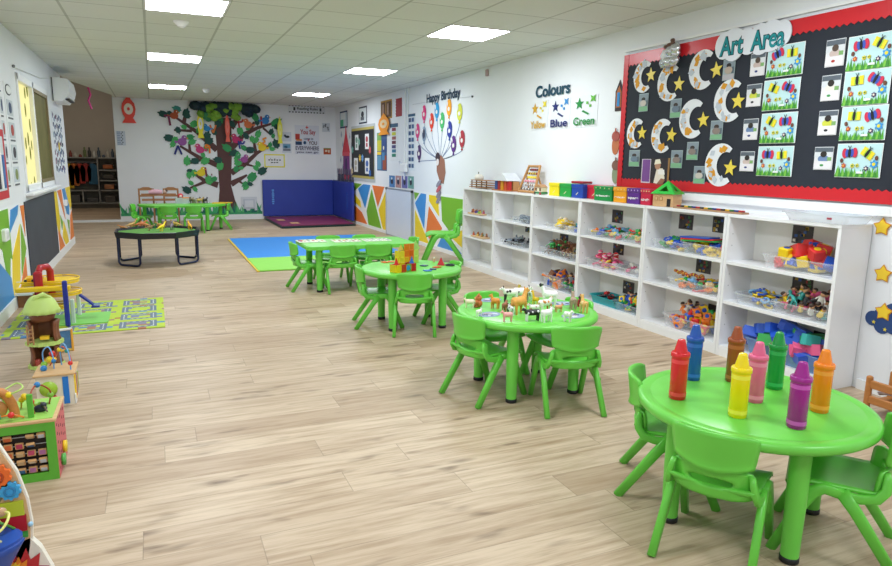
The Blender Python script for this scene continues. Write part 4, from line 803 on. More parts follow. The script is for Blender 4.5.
chair(2.06, 6.34, .10, .99, 'right of the two green chairs in front of the rectangular table')
chair(1.74, 7.27, 0, -1, 'left of the two green chairs behind the rectangular table')
chair(2.15, 7.25, 0, -1, 'right of the two green chairs behind the rectangular table')
chair(2.66, 6.80, -1, 0, 'green chair at the right end of the rectangular table')
chair(-.42, 13.02, .95, -.2, 'green chair at the left end of the far table by the tree')
chair(.20, 12.42, .05, 1, 'left of the two green chairs in front of the far table')
chair(.62, 12.38, -.05, 1, 'right of the two green chairs in front of the far table')
chair(1.30, 12.98, -.95, .1, 'green chair at the right end of the far table by the tree')
chair(3.70, 7.80, -.93, .36, 'larger green chair standing alone beside the end of the white shelves', 1.45)
def slab_table(x, y, w_, d_, label, legs, pts=None, rz=0):
    e = empty('activity_table', (x, y, 0), rz, label, 'table', 'long green tables'); P = pts or rrect2(w_, d_, .06)
    P2 = [(a*.985, b*.975) for a, b in P]; b = MB(); b.prism(P, TH-.036, TH-.006, GRN2); b.prism(P2, TH-.006, TH, GRN2); b.build('tabletop', e)
    for a, b_ in legs: leg_with_foot(e, a, b_, TH-.034)
    return e
slab_table(1.925, 6.745, 1.16, .66, 'long rectangular green table with puzzle boards on top', ((-.45, -.25), (.45, -.25), (-.45, .22), (.45, .22)))
slab_table(.48, 13.02, 1.5, .7, 'far green table in front of the paper tree', ((-.66, .12), (-.42, -.24), (.38, -.26), (.64, .10)), pts=[(-.78, .36), (-.74, .0), (-.5, -.34), (.46, -.34), (.72, 0), (.78, .36)])

# ================================================================ CRAYONS
for x, y, c_, nm, c2 in ((1.731, 1.782, '#e01f28', 'red', '#f0444c'), (1.946, 1.931, '#1656b8', 'blue', '#2f6fd0'), (1.799, 1.566, '#fbe000', 'yellow', '#fff04a'), (1.906, 1.421, '#a3128f', 'purple', '#cf55bf'), (2.112, 1.493, '#fb8c12', 'orange', '#ffa63c'), (2.169, 1.729, '#149a44', 'green', '#2fb45e'), (1.976, 1.652, '#ee6a97', 'pink', '#f58fb0'), (2.084, 1.851, '#a54f22', 'brown', '#bf6c38')):
    e = empty('giant_crayon', (x, y, TH), 0, 'giant %s plastic crayon standing on the nearest round table' % nm, 'crayon', 'giant crayons on the round table')
    P_ = mat(c_, .22, var=.02, coat=.3); B_ = mat(c2, .25, var=.02, coat=.3); rr = .0305
    MB().lathe([(rr-.003, 0), (rr, .003), (rr, .158)], P_, 28).build('barrel', e)
    MB().lathe([(rr+.0006, .014), (rr+.0006, .028)], B_, 28).build('band', e)
    MB().lathe([(rr+.0006, .138), (rr+.0006, .152)], B_, 28).build('band', e)
    MB().lathe([(rr+.001, .158), (rr+.0035, .160), (rr+.0035, .174), (rr+.001, .177)], P_, 28).lathe([(.0245, .176), (.0225, .186), (.0145, .219)], P_, 28).lathe([(.0145, .219), (.0135, .223), (.010, .2255), (.001, .2262)], P_, 28).build('tip', e)

# ================================================================ WHITE SHELVES
EDG = [7.63, 6.79, 5.94, 5.09, 4.20, 3.365, 2.53]; SX0, SX1 = 3.585, 3.85; LV = [.075, .395, .672]
holes = mat('#8a8d92', .6)
wd_ = ['far end one', 'second from the far end', 'third from the far end', 'third from the near end', 'second from the near end', 'nearest one, at the right']
for i in range(6):
    y1, y0 = EDG[i], EDG[i+1]; yc = (y0+y1)/2; W = y1-y0-.004
    e = empty('shelf_unit', ((SX0+SX1)/2, yc, 0), 0, 'low white three-tier shelf unit, %s of six along the right wall' % wd_[i], 'shelf', 'white shelf units'); D = SX1-SX0
    for s_ in (-1, 1):
        f = MB().box((0, s_*(W/2-.011), .4875), (D, .022, .975), SHELFW)
        for z in (.22, .30, .50, .58, .78, .86): f.cyl((-D/2+.04, s_*(W/2-.0225), z), (-D/2+.04, s_*(W/2-.021), z), .0035, holes, n=8)
        f.build('side_panel', e)
    MB().box((0, 0, .985), (D+.004, W, .022), SHELFW, ch=.002).build('top_panel', e)
    for z in LV: MB().box((0, 0, z-.010), (D-.01, W-.044, .020), SHELFW).build('shelf_board', e)
    MB().box((D/2-.008, 0, .52), (.010, W-.044, .90), mat('#ecebe6', .4, var=.01)).build('back_panel', e)
    MB().box((-D/2+.012, 0, .030), (.018, W-.044, .060), SHELFW).build('plinth', e)
DARKP = ['#2d2a33', '#c9a33c', '#a33c3c', '#3c5ca3', '#d9d4c4', '#4e8a54']
def shelf_card(x, y, sz, lab, seed):
    p = onplane(x, y, 'x', 3.83); f = MB(); r = random.Random(seed); f.box((0, 0, 0), (.004, sz, sz*.78), mat('#3a3338', .4)); 
    for j in range(12): f.box((-.003, r.uniform(-.38, .38)*sz, r.uniform(-.30, .30)*sz), (.002, sz*.14, sz*.12), paper(r.choice(DARKP)))
    thing(f, 'picture_card', lab, 'card', 'dark picture cards on the shelf backs', (3.836, p[1], p[2]))
for i, (x, y, lab) in enumerate(((563.5, 240, 'dark picture card behind the middle shelf of the third unit from the far end'), (617, 216.5, 'dark picture card above the clear top-tier tubs, third nearest unit'), (618, 248, 'dark picture card above the pink toy tub'), (628, 288, 'dark picture card above the teal tub on the bottom tier'),
                                 (685.5, 222, 'left dark picture card, top tier of second nearest unit'), (720, 225, 'right dark picture card, top tier of second nearest unit'), (703, 265.5, 'dark picture card in the middle tier of the second nearest unit'), (715, 313, 'dark picture card in the bottom tier of the second nearest unit'),
                                 (802, 235, 'dark picture card in the top tier of the nearest unit'), (802, 283.5, 'dark picture card in the middle tier of the nearest unit'), (823, 342, 'dark picture card in the bottom tier of the nearest unit'), (527, 229, 'small dark picture card in the second unit from the far end'))):
    shelf_card(x, y, .15 if i < 11 else .09, lab, i)
f = MB().box((0, 0, 0), (.012, .05, .15), mat('#4b4d52', .5)).box((0, -.02, -.17), (.008, .012, .2), mat('#4b4d52', .5)); thing(f, 'hanging_tag', 'dark strap hanging in the top tier of the far end unit', 'strap', None, (3.70, 6.86, .88))

# toy shapes for the tubs (one mesh per shape and colour, copied)
TOYC = {'r': '#d92a2a', 'y': '#f3cf1c', 'b': '#2456c4', 'g': '#2fa34a', 'o': '#f0812a', 'w': '#e9e6df', 'k': '#26262b', 'p': '#e8608f', 't': '#3aa9a3', 'n': '#7b4b30', 'v': '#7a3c9c', 'l': '#7fb4e0', 'c': '#e3c79a', 's': '#8c98a4'}
_toy = {}
def toy_mesh(shape, c_):
    k = (shape, c_)
    if k in _toy: return _toy[k]
    f = MB(); m = plastic(TOYC[c_])
    if shape == 'brick':
        f.box((0, 0, .012), (.048, .032, .02), m, ch=.002)
        for a in (-.012, .012):
            for b_ in (-.008, .008): f.lathe([(.005, .022), (.005, .027)], m, 8, T(a, b_, 0))
    elif shape == 'gear':
        P = [((.03 if i % 2 else .022)*math.cos(2*PI*i/16), (.03 if i % 2 else .022)*math.sin(2*PI*i/16)) for i in range(16)]; f.prism(P, 0, .012, m); f.lathe([(.012, .012), (.008, .024)], m, 10)
    elif shape == 'ring':
        f.tube([(.022*math.cos(2*PI*i/14), .022*math.sin(2*PI*i/14), .008) for i in range(14)], .007, m, 8, closed=True)
    elif shape == 'rod':
        f.tube([(-.045, 0, .008), (-.01, .006, .010), (.03, .002, .008), (.05, -.01, .012)], .006, m, 8); f.ball((-.045, 0, .01), .009, m, 8); f.ball((.05, -.01, .012), .009, m, 8)
    elif shape == 'ball': f.ball((0, 0, .02), .02, m, 12); f.lathe([(.021, .017), (.021, .023)], mat('#f2efe8', .4), 12)
    elif shape == 'cube':
        f.box((0, 0, .025), (.05, .05, .05), m, ch=.004); q = mat(TOYC['y' if c_ in 'br' else 'b'], .4)
        for M_ in (T(0, 0, .0502), T(-.0252, 0, .025) @ Matrix.Rotation(-PI/2, 4, 'Y'), T(0, -.0252, .025) @ Matrix.Rotation(PI/2, 4, 'X')): f.lathe([(.014, -.001), (.014, .001)], q, 12, M_)
    elif shape == 'block':
        f.prism([(-.06, -.03), (.06, -.03), (.06, .03), (.03, .035), (0, .018), (-.03, .035), (-.06, .03)], 0, .045, m)
    elif shape == 'figure':
        f.ball((0, 0, .055), .013, mat('#d9a37c', .5), 8); f.lathe([(.014, 0), (.016, .01), (.011, .044)], m, 10); f.ball((0, .003, .061), (.0135, .0135, .010), mat('#3c2a20', .5), 8)
        for s_ in (-1, 1): f.cyl((s_*.010, 0, .04), (s_*.024, -.006, .02), .004, m, n=6)
    elif shape == 'beast':
        f.ball((0, 0, .028), (.030, .012, .013), m, 8); f.ball((.034, 0, .042), (.012, .008, .009), m, 8); f.cyl((.022, 0, .03), (.032, 0, .042), .007, m, n=6)
        for a in (-.018, .018):
            for b_ in (-.007, .007): f.cyl((a, b_, .024), (a, b_, 0), .0045, m, n=6)
        f.tube([(-.028, 0, .03), (-.042, 0, .026), (-.05, 0, .016)], .003, m, 6)
    elif shape == 'sheet':
        f.prism(rrect2(.20, .13, .02), 0, .008, m)
    _toy[k] = f.mesh('toy_'+shape); return _toy[k]
def tub(xp, yp_, w_, d_, h_, lev, label, tint='#e9f0f7', al=.27, solid=None, xx=None):
    "clear tub; xp = picture column pair on the shelf front; returns centre"
    cx = xx if xx else SX0+.02+d_/2; z = LV[lev]
    ya = onplane(xp, yp_, 'x', cx-d_/2)[1]; cy = ya
    for q in range(6):
        if EDG[q+1] < ya <= EDG[q]: cy = min(max(ya, EDG[q+1]+.04+w_/2), EDG[q]-.04-w_/2)
    e = empty('toy_tub', (cx, cy, z+.001), 0, label, 'tub', 'toy tubs on the shelves'); m = clear(tint, al) if not solid else plastic(solid)
    b = MB(); n = 32; P0 = rrect2(d_*.86, w_*.88, .02, 4); P1 = rrect2(d_, w_, .03, 4); P2 = rrect2(d_+.016, w_+.016, .034, 4); k = len(P0)
    vs = [(*p, 0) for p in P0]+[(*p, h_) for p in P1]; b.add(vs, [list(range(k))[::-1]]+[(i, (i+1) % k, k+(i+1) % k, k+i) for i in range(k)], m, False)
    b.build('tub_body', e); b = MB(); vs = [(*p, h_) for p in P1]+[(*p, h_+.003) for p in P2]+[(*p, h_-.006) for p in P2]
    b.add(vs, [(i, (i+1) % k, k+(i+1) % k, k+i) for i in range(k)]+[(k+i, k+(i+1) % k, 2*k+(i+1) % k, 2*k+i) for i in range(k)], m, False); b.build('rim', e)
    return cx, cy, z+.003
NTOY = [0]
CN = {'r': 'red', 'y': 'yellow', 'b': 'blue', 'g': 'green', 'o': 'orange', 'w': 'white', 'k': 'black', 'p': 'pink', 't': 'teal', 'n': 'brown', 'v': 'purple', 'l': 'light blue', 'c': 'cream', 's': 'grey'}
def fill(cx, cy, z, w_, d_, h_, shapes, cols, n, name, label, cat, group, heap=.3, sc=1.0, seed=1, spread=.8):
    r = random.Random(seed); sh = shapes.split()
    n = int(n*1.5); sc *= 1.15
    for i in range(n):
        s_ = r.choice(sh); c_ = r.choice(cols); o = bpy.data.objects.new(name, toy_mesh(s_, c_)); C.objects.link(o)
        t = (i+.5)/n; q = spread*(1-.35*max(0, t-.6)/.4)
        o.location = (cx+r.uniform(-.5, .5)*(d_-.05)*q, cy+r.uniform(-.5, .5)*(w_-.07)*q, z+t*h_*(1+heap)*.85); k = sc*r.uniform(.9, 1.15); o.scale = (k, k, k)
        o.rotation_euler = (r.uniform(-.5, .5), r.uniform(-.5, .5), r.uniform(0, 6.28)); tag(o, CN[c_]+' '+label, cat, group); NTOY[0] += 1
# third unit from the far end (index 2), tiers: 0 bottom 1 middle 2 top
def TF(xp, yp_, w_, h_, lev, lab, toys, seed, d_=.19, **k):
    d_ = .215; cx, cy, z = tub(xp, yp_, w_, d_, h_, lev, lab, **{a: v for a, v in k.items() if a in ('tint', 'al', 'solid', 'xx')})
    sh, cols, n, nm, tl, cat = toys; fill(cx, cy, z, w_, d_, h_, sh, cols, n, nm, tl, cat, tl[:40], seed=seed, **{a: v for a, v in k.items() if a in ('heap', 'sc', 'spread')})
TF(518, 219, .34, .05, 2, 'shallow clear tub of grey-blue toys on the top tier, second unit from the far end', ('rod ring', 's', 14, 'sea_toy', 'sea toy in the far shallow tub', 'toy'), 1, sc=1.1)
TF(510, 245, .46, .06, 1, 'clear tub of dark sea creatures, middle tier of the second unit from the far end', ('beast rod', 'ssk', 16, 'sea_creature', 'sea creature toy in the far middle tub', 'toy animal'), 2, sc=1.0)
TF(556, 226.5, .44, .05, 2, 'clear tub of yellow pieces, top tier of the third unit from the far end', ('gear ball', 'yyyyc', 16, 'yellow_toy', 'toy piece heaped in the clear top-tier tub', 'toy'), 3, heap=.8)
TF(578, 229.5, .20, .05, 2, 'small clear tub of teal pieces beside the tub of yellow pieces', ('brick rod', 'tbg', 8, 'teal_toy', 'toy piece in the small top-tier tub', 'toy'), 4)
TF(556, 257, .66, .075, 1, 'wide clear tub of toy animals, middle tier of the third unit from the far end', ('beast beast rod', 'nnkcgs', 34, 'toy_animal', 'toy animal heaped in the wide middle-tier tub', 'toy animal'), 5, heap=.9, sc=1.1)
TF(550, 287, .34, .13, 0, 'deep clear tub of orange and yellow balls on the bottom tier', ('ball rod cube', 'yyonb', 26, 'ball_toy', 'ball or toy in the deep bottom-tier tub', 'toy'), 6, heap=.05, sc=1.2)
TF(568, 294.5, .34, .08, 0, 'clear tub of dark toys right of the deep tub of balls', ('figure brick rod', 'krbgs', 24, 'mixed_toy', 'toy in the tub beside the ball tub', 'toy'), 7, heap=.6, tint='#cdd8e6')
TF(602, 233.5, .46, .06, 2, 'left clear tub of coloured pieces, top tier of the third nearest unit', ('brick gear rod', 'bytrogl', 24, 'coloured_piece', 'plastic piece in the left top-tier tub', 'toy'), 8, heap=.5)
TF(633, 239, .28, .07, 2, 'right clear tub of coloured pieces, top tier of the third nearest unit', ('brick rod', 'gtoyr', 16, 'coloured_piece', 'plastic piece in the right top-tier tub', 'toy'), 9, heap=.5)
TF(597, 266, .40, .07, 1, 'clear tub of pink and red threading beads, middle tier of the third nearest unit', ('ring ball', 'pppry', 26, 'bead_toy', 'threading bead in the middle tub', 'bead'), 10, heap=.8, sc=1.0)
TF(624, 273, .30, .06, 1, 'nearly empty clear tub right of the tub of pink beads', ('brick', 'wp', 3, 'pale_piece', 'piece in the nearly empty tub', 'toy'), 11)
TF(603, 303, .42, .07, 0, 'teal plastic tub on the bottom tier of the third nearest unit', ('brick rod', 'rgk', 6, 'small_toy', 'small toy in the teal tub', 'toy'), 12, solid='#1fa3ad', heap=.4)
TF(626, 313, .34, .07, 0, 'clear tub of mixed toys right of the teal tub', ('brick figure cube', 'rygbk', 22, 'mixed_toy', 'toy in the tub beside the teal tub', 'toy'), 13, heap=.5, tint='#cfdcf0')
TF(668, 246, .40, .065, 2, 'left clear tub of bricks, top tier of the second nearest unit', ('brick gear', 'bygrb', 24, 'toy_brick', 'brick in the left top-tier tub, second nearest unit', 'toy brick'), 14, heap=.25)
TF(702, 253, .40, .08, 2, 'right clear tub of flowers and foam sheets, second nearest unit', ('gear brick', 'yryb', 20, 'flower_piece', 'flower piece in the right top-tier tub', 'toy'), 15, heap=.0)
for i, (c_, nm) in enumerate((('b', 'dark blue'), ('r', 'red'), ('g', 'green'))):
    p = onplane(702, 243, 'x', 3.70); o = bpy.data.objects.new('foam_sheet', toy_mesh('sheet', c_)); C.objects.link(o); o.location = (3.70+.0*i, p[1]+.03-.02*i, LV[2]+.115-.010*i); o.rotation_euler = (0, .06, PI/2+.1*i); o.scale = (1.5, 1.0, 1.2); tag(o, '%s foam sheet lying on the tub of flower pieces' % nm, 'foam sheet', 'foam sheets')
TF(690, 285.5, .50, .07, 1, 'clear tub of mixed pieces under the red bead snake', ('brick gear rod', 'gryclo', 26, 'mixed_piece', 'piece in the tub under the bead snake', 'toy'), 16, heap=.1)
f = MB(); r = random.Random(3)
for i in range(34):
    t = i/33; f.ball((.02*math.sin(t*9), -.15+.30*t, .012+.018*abs(math.sin(t*14))), .0125, plastic(['#c0242a', '#d9922a', '#8f1f28', '#e9c02c'][i % 4]), 8)
p = onplane(690, 270, 'x', 3.69); thing(f, 'bead_snake', 'red and orange beaded snake lying over the middle tub of the second nearest unit', 'toy', None, (3.68, p[1], LV[1]+.085))
TF(683, 329, .48, .10, 0, 'clear tub of bricks and figures on the bottom tier of the second nearest unit', ('brick brick cube figure', 'ybrgowr', 46, 'toy_brick', 'toy heaped in the bottom tub, second nearest unit', 'toy brick'), 17, heap=.8)
TF(794, 266, .50, .085, 2, 'clear tub of printed cubes, top tier of the nearest unit', ('cube cube gear', 'yyrrbb', 16, 'picture_cube', 'cube with a round print in the nearest top tub', 'toy cube'), 18, heap=.5, sc=1.35)
TF(754, 296, .34, .07, 1, 'left clear tub of blue pieces, middle tier of the nearest unit', ('ring rod ring', 'bblly', 26, 'chain_link', 'link or rod in the left middle tub of the nearest unit', 'toy link'), 19, heap=.5)
TF(803, 310, .40, .075, 1, 'right clear tub of dolls, middle tier of the nearest unit', ('figure figure beast', 'pryktw', 40, 'toy_figure', 'doll figure in the right middle tub of the nearest unit', 'toy figure'), 20, heap=.8)
TF(778, 358, .56, .11, 0, 'large blue-tinted tub of foam blocks on the bottom tier of the nearest unit', ('block block cube', 'bbbtgp', 22, 'foam_block', 'foam block in the large bottom tub', 'foam block'), 21, heap=.8, sc=1.25, tint='#8fb4e8', al=.5)
for i, (x, y, z, rz, ry, c_, nm) in enumerate(((3.67, 3.02, .225, 1.3, .3, 'b', 'tilted blue foam arch block at the back left of the large tub'), (3.70, 2.86, .26, 1.7, -.3, 'b', 'topmost blue foam block of the large tub'), (3.66, 3.16, .15, .8, .6, 'b', 'blue foam block hanging over the left end of the large tub'), (3.66, 2.74, .225, 1.2, .2, 't', 'teal foam arch standing in the large tub'), (3.65, 2.70, .17, 1.9, .2, 'p', 'red-pink foam block lying in front in the large tub'))):
    o = bpy.data.objects.new('foam_block', toy_mesh('block', c_)); C.objects.link(o); o.location = (x, y, z); o.rotation_euler = (.2, ry, rz); o.scale = (1.5, 1.5, 1.5); tag(o, nm, 'foam block', 'big foam blocks')
# wooden toys of the far end unit
def pegs(xp, yp_, lev, lab, cols):
    p = onplane(xp, yp_, 'x', 3.66); e = empty('peg_board', (3.66, p[1], LV[lev]), 0, lab, 'wooden toy', 'wooden peg toys'); MB().box((0, 0, .012), (.10, .34, .018), wood('#d9b48a'), ch=.003).build('base_board', e)
    for i, c_ in enumerate(cols):
        f = MB(); f.lathe([(.016, 0), (.013, .022), (.006, .026)], plastic(c_), 10).ball((0, 0, .034), .011, wood('#b5744a'), 8); o = f.build('peg', e); o.location = ((-.02 if i % 2 else .02), -.14+.28*i/(len(cols)-1), .021)
pegs(477, 216, 2, 'left wooden board with coloured pegs, top tier of the far end unit', ['#b04a6a', '#7fb83c', '#d9c23c', '#5a3c8a', '#2f4fa0', '#8a4a3c', '#d07a3c'])
pegs(480, 238, 1, 'wooden board with pegs, middle tier of the far end unit', ['#8a5a3c', '#b0803c', '#4f8a4a', '#c9a03c', '#7a4a32', '#b5482c'])
# --- on top of the shelves
ZT = .997
def top_y(x, y, xx=3.70): return onplane(x, y, 'x', xx)[1]
e = empty('toy_dock', (3.71, 7.33, ZT), 0, 'layered wooden toy boat with a white cabin, far end of the shelf top', 'wooden toy'); f = MB()
for i in range(4): f.box((0, 0, .015+.028*i), (.13, .50-.03*i, .010), wood('#a87a52')); 
for a in (-.2, -.07, .07, .2):
    f.box((-.05, a, .05), (.012, .012, .09), wood('#6e4b34'))
f.build('deck_layers', e); MB().ball((0, .10, .13), (.05, .09, .045), mat('#e9e4da', .5), 12).build('cabin', e); MB().cyl((0, .12, .16), (0, .12, .20), .006, mat('#5b5048', .5)).build('mast', e)
e = empty('toy_garage', (3.71, 6.72, ZT), 0, 'small wooden toy building with red doors and a white roof on the shelf top', 'wooden toy')
MB().box((0, 0, .006), (.20, .36, .012), wood('#b9713c')).build('base_board', e)
for j, (a, c_) in enumerate(((-.15, '#c03030'), (-.08, '#d0552f'), (.0, '#e0a02c'), (.07, '#b03030'), (.14, '#3c5ca0'))): MB().box((-.05, a, .06), (.03, .055, .10), plastic(c_)).build('block', e)
MB().box((.03, 0, .06), (.08, .34, .10), wood('#c9925c')).build('wall', e)
MB().prism([(-.17, 0), (.17, 0), (.05, .075), (-.05, .085)], -.09, .09, mat('#e3e6ec', .5), M=Matrix(((0, 0, 1, 0), (1, 0, 0, 0), (0, 1, 0, .115), (0, 0, 0, 1)))).build('roof', e)
ya = top_y(527, 190); e = empty('abacus', (3.69, ya, ZT), 0, 'tilted wooden abacus frame with rows of beads on the shelf top', 'abacus'); AW, AHh = .30, .31; M_ = Matrix.Rotation(.32, 4, 'Y')
for nm, p, q in (('upright', (0, -.17, 0), (0, -.11, AHh)), ('upright', (0, .17, 0), (0, .11, AHh)), ('crossbar', (0, -.17, .015), (0, .17, .015)), ('crossbar', (0, -.115, AHh-.012), (0, .115, AHh-.012))):
    f = MB(); f.M = M_; f.cyl(p, q, .014, wood('#c08a4e'), n=8); f.build(nm, e)
for s_ in (-1, 1): MB().cyl((.07, s_*.12, .18), (.13, s_*.15, 0), .010, wood('#c08a4e'), n=8).build('prop_leg', e)
rowc = [['#2b2b33', '#e8e4da'], ['#e8e4da', '#6b3a3a'], ['#e9b9c4', '#e57f9c'], ['#ecd72e', '#f0e04a'], ['#7c1f2a', '#e8d42c'], ['#3c2a2e', '#a02a34']]
for j in range(6):
    z = .045+.043*j; hw = .155-.045*z/AHh; f = MB(); f.M = M_; f.cyl((0, -hw, z), (0, hw, z), .003, AL, n=6); f.build('wire', e); f = MB(); f.M = M_
    for k_ in range(9): f.ball((0, -hw+.03+(2*hw-.06)*k_/8*(.8 if j % 2 else 1), z), .0135, plastic(rowc[j][k_ % 2]), 8)
    f.build('bead_row', e)
e = empty('toy_train_house', (3.66, top_y(541, 191, 3.66), ZT), 0, 'small cream and green wooden toy carriage beside the abacus', 'wooden toy')
MB().box((0, 0, .045), (.07, .13, .06), mat('#e8e0c8', .5), ch=.004).build('cabin', e); MB().box((0, 0, .018), (.075, .14, .022), plastic('#3a8a5c')).build('chassis', e); MB().prism([(-.07, 0), (.07, 0), (0, .03)], -.04, .04, wood('#b98a5c'), M=Matrix(((0, 0, 1, 0), (1, 0, 0, 0), (0, 1, 0, .075), (0, 0, 0, 1)))).build('roof', e)
for a in (-.04, .04): MB().box((-.036, a, .052), (.003, .03, .03), mat('#7a4a2c', .5)).build('window', e)
for a in (-.05, .055): MB().cyl((-.037, a, .012), (-.045, a, .012), .014, plastic('#b0303c' if a < 0 else '#5b4a3c'), n=12).build('wheel', e)
boxes = [(548, 558.5, '#f0dc22', 'yellow', None), (558.5, 570.5, '#23a043', 'light green', None), (570.5, 582.5, '#1f48a8', 'blue', None), (582.5, 601, '#c9283c', 'crimson', None), (593, 611.5, '#168f45', 'dark green', 'triangle'), (612.5, 626, '#f2a31c', 'orange', 'rectangle'), (626, 639.5, '#5f2d8f', 'purple', 'square'), (639.5, 650.5, '#cf2348', 'red', 'circle')]
for i, (xa, xb, c_, nm, wd) in enumerate(boxes):
    xx = 3.62 if i > 3 else 3.66; ya, yb = top_y(xa, 196, xx), top_y(xb, 198, xx); W = abs(ya-yb)-.006; yc = (ya+yb)/2; 
    if i == 3: yc += .05; 
    D = .13 if i < 4 else .125; hh = .105; e = empty('shape_box', (xx+D/2+(.05 if i == 3 else 0), yc, ZT), 0, '%s lidded box%s on the shelf top' % (nm, ' with the white word %s' % wd if wd else ' without a word'), 'box', 'coloured lidded boxes'); m = plastic(c_)
    MB().box((0, 0, hh/2), (D-.01, W-.01, hh), m, ch=.003).build('box_body', e); MB().box((0, 0, hh+.006), (D, W, .034), m, ch=.004).build('lid', e)
    if wd:
        V, F = text_mesh(wd, .03); tw = W*.78; f = MB(); f.add([(-D/2+.004, tw/2-a*tw, .032+b_*.022) for a, b_ in V], F, paper('#f4f4f2')); f.build('word', e)
        f = MB()
        for j in range(4): f.prism(star2(.008, .004, 5), 0, .001, mat('#e9dfa0' if i != 6 else '#d9c8ea', .5), M=T(-D/2-.0012, -W*.36+W*.24*j, hh+.006) @ Matrix.Rotation(-PI/2, 4, 'Y'))
        f.build('lid_pattern', e)
    else:
        f = MB(); f.add([(-D/2+.004, .02, .03), (-D/2+.004, -.015, .055), (-D/2+.004, -.02, .05), (-D/2+.004, .015, .025)], [(0, 1, 2, 3)], paper('#e8e2b0')); f.build('crayon_print', e)
e = empty('stray_lid', (3.74, 5.30, ZT+.145), .1, 'dark red box lid lying on top of the blue box', 'lid'); MB().box((0, 0, 0), (.12, .17, .022), plastic('#a81f30'), ch=.004).build('lid', e)
yh = top_y(663, 204, 3.66); e = empty('toy_house', (3.70, yh, ZT), .35, 'natural wood toy house with a green pyramid roof', 'toy house')
MB().box((0, 0, .05), (.14, .17, .10), wood('#d8ac7a')).build('walls', e)
f = MB()
for A, B, Cc in (((-.09, -.11), (-.09, .11), 0), ((.09, -.11), (.09, .11), 0)): pass
def roofside(f, p, q, ap, m):
    p, q, ap = Vector(p), Vector(q), Vector(ap); c_ = (p+q+ap)/3; pi, qi, ai = [c_+(v-c_)*.42 for v in (p, q, ap)]; n_ = (q-p).cross(ap-p).normalized()*.006
    O = [p, q, ap]; I = [pi, qi, ai]; vs = O+I+[v-n_ for v in O]+[v-n_ for v in I]; fs = []
    for i in range(3): j = (i+1) % 3; fs += [(i, j, 3+j, 3+i), (6+i, 9+i, 9+j, 6+j), (3+i, 3+j, 9+j, 9+i), (i, 6+i, 6+j, j)]
    f.add([tuple(v) for v in vs], fs, m)
cs = [(-.085, -.10, .10), (.085, -.10, .10), (.085, .10, .10), (-.085, .10, .10)]
for i in range(4): roofside(f, cs[i], cs[(i+1) % 4], (0, 0, .20), plastic('#37c24a'))
f.build('roof', e)
for a in (.055, .015): MB().box((-.0715, a, .062), (.003, .026, .030), mat('#a8743c', .5)).box((-.0735, a, .062), (.002, .018, .022), wood('#e0bb8a')).build('window', e)
MB().box((-.0715, -.05, .032), (.003, .030, .060), mat('#1f1a18', .6)).build('doorway', e)
ya, yb = top_y(676, 206, 3.64), top_y(745, 211, 3.64); e = empty('puzzle_strip', (3.645, (ya+yb)/2, ZT), 0, 'long thin wooden strip with a row of coloured pieces on the shelf top', 'wooden toy'); L_ = abs(ya-yb)
MB().box((0, 0, .006), (.07, L_, .012), wood('#b08a68')).build('strip', e)
for j in range(16): MB().box((0, L_/2-.03-(L_-.06)*j/15, .018), (.03, L_/19, .012), plastic(['#b0242c', '#2b2b30', '#e0b52c', '#1f6f3c', '#2f3f8f'][j % 5]), ch=.003).build('piece', e)
e = empty('clear_tray', (3.68, 2.70, ZT), 0, 'empty clear plastic tray on the near end of the shelf top', 'tray', None); b = MB(); P0 = rrect2(.20, .38, .03, 4); P1 = rrect2(.24, .44, .035, 4); P2 = rrect2(.262, .462, .04, 4); k = len(P0); m = clear('#dfe8ee', .42)
b.add([(*p, .001) for p in P0]+[(*p, .05) for p in P1], [list(range(k))[::-1]]+[(i, (i+1) % k, k+(i+1) % k, k+i) for i in range(k)], m).build('tray_body', e)
b = MB(); b.add([(*p, .05) for p in P1]+[(*p, .053) for p in P2]+[(*p, .046) for p in P2], [(i, (i+1) % k, k+(i+1) % k, k+i) for i in range(k)]+[(k+i, k+(i+1) % k, 2*k+(i+1) % k, 2*k+i) for i in range(k)], m).build('rim', e)
MB().box((-.118, -.10, .03), (.003, .03, .012), mat('#b04a5a', .5)).build('sticker', e)
# ================================================================ MATS
def mat_slab(name, x0, y0, x1, y1, h, col, lab, cat, edge=None):
    f = MB().box(((x0+x1)/2, (y0+y1)/2, h/2), (x1-x0, y1-y0, h), col, ch=min(.006, h*.4)); return thing(f, name, lab, cat)
FOAMB = mat('#2f8fe6', .6, var=.05); FOAMG = mat('#93dc58', .6, var=.05)
mat_slab('foam_mat', 1.085, 8.97, 3.25, 11.30, .02, FOAMB, 'large blue foam floor mat in the middle of the far floor', 'floor mat')
mat_slab('foam_mat', 1.075, 7.92, 2.35, 8.96, .02, FOAMG, 'light green foam floor mat in front of the blue one', 'floor mat')
f = MB().box((1.07, 9.6, .008), (.03, 3.4, .012), mat('#e2c040', .6)); thing(f, 'mat_edging', 'thin yellow edging strip along the left side of the foam mats', 'edging')
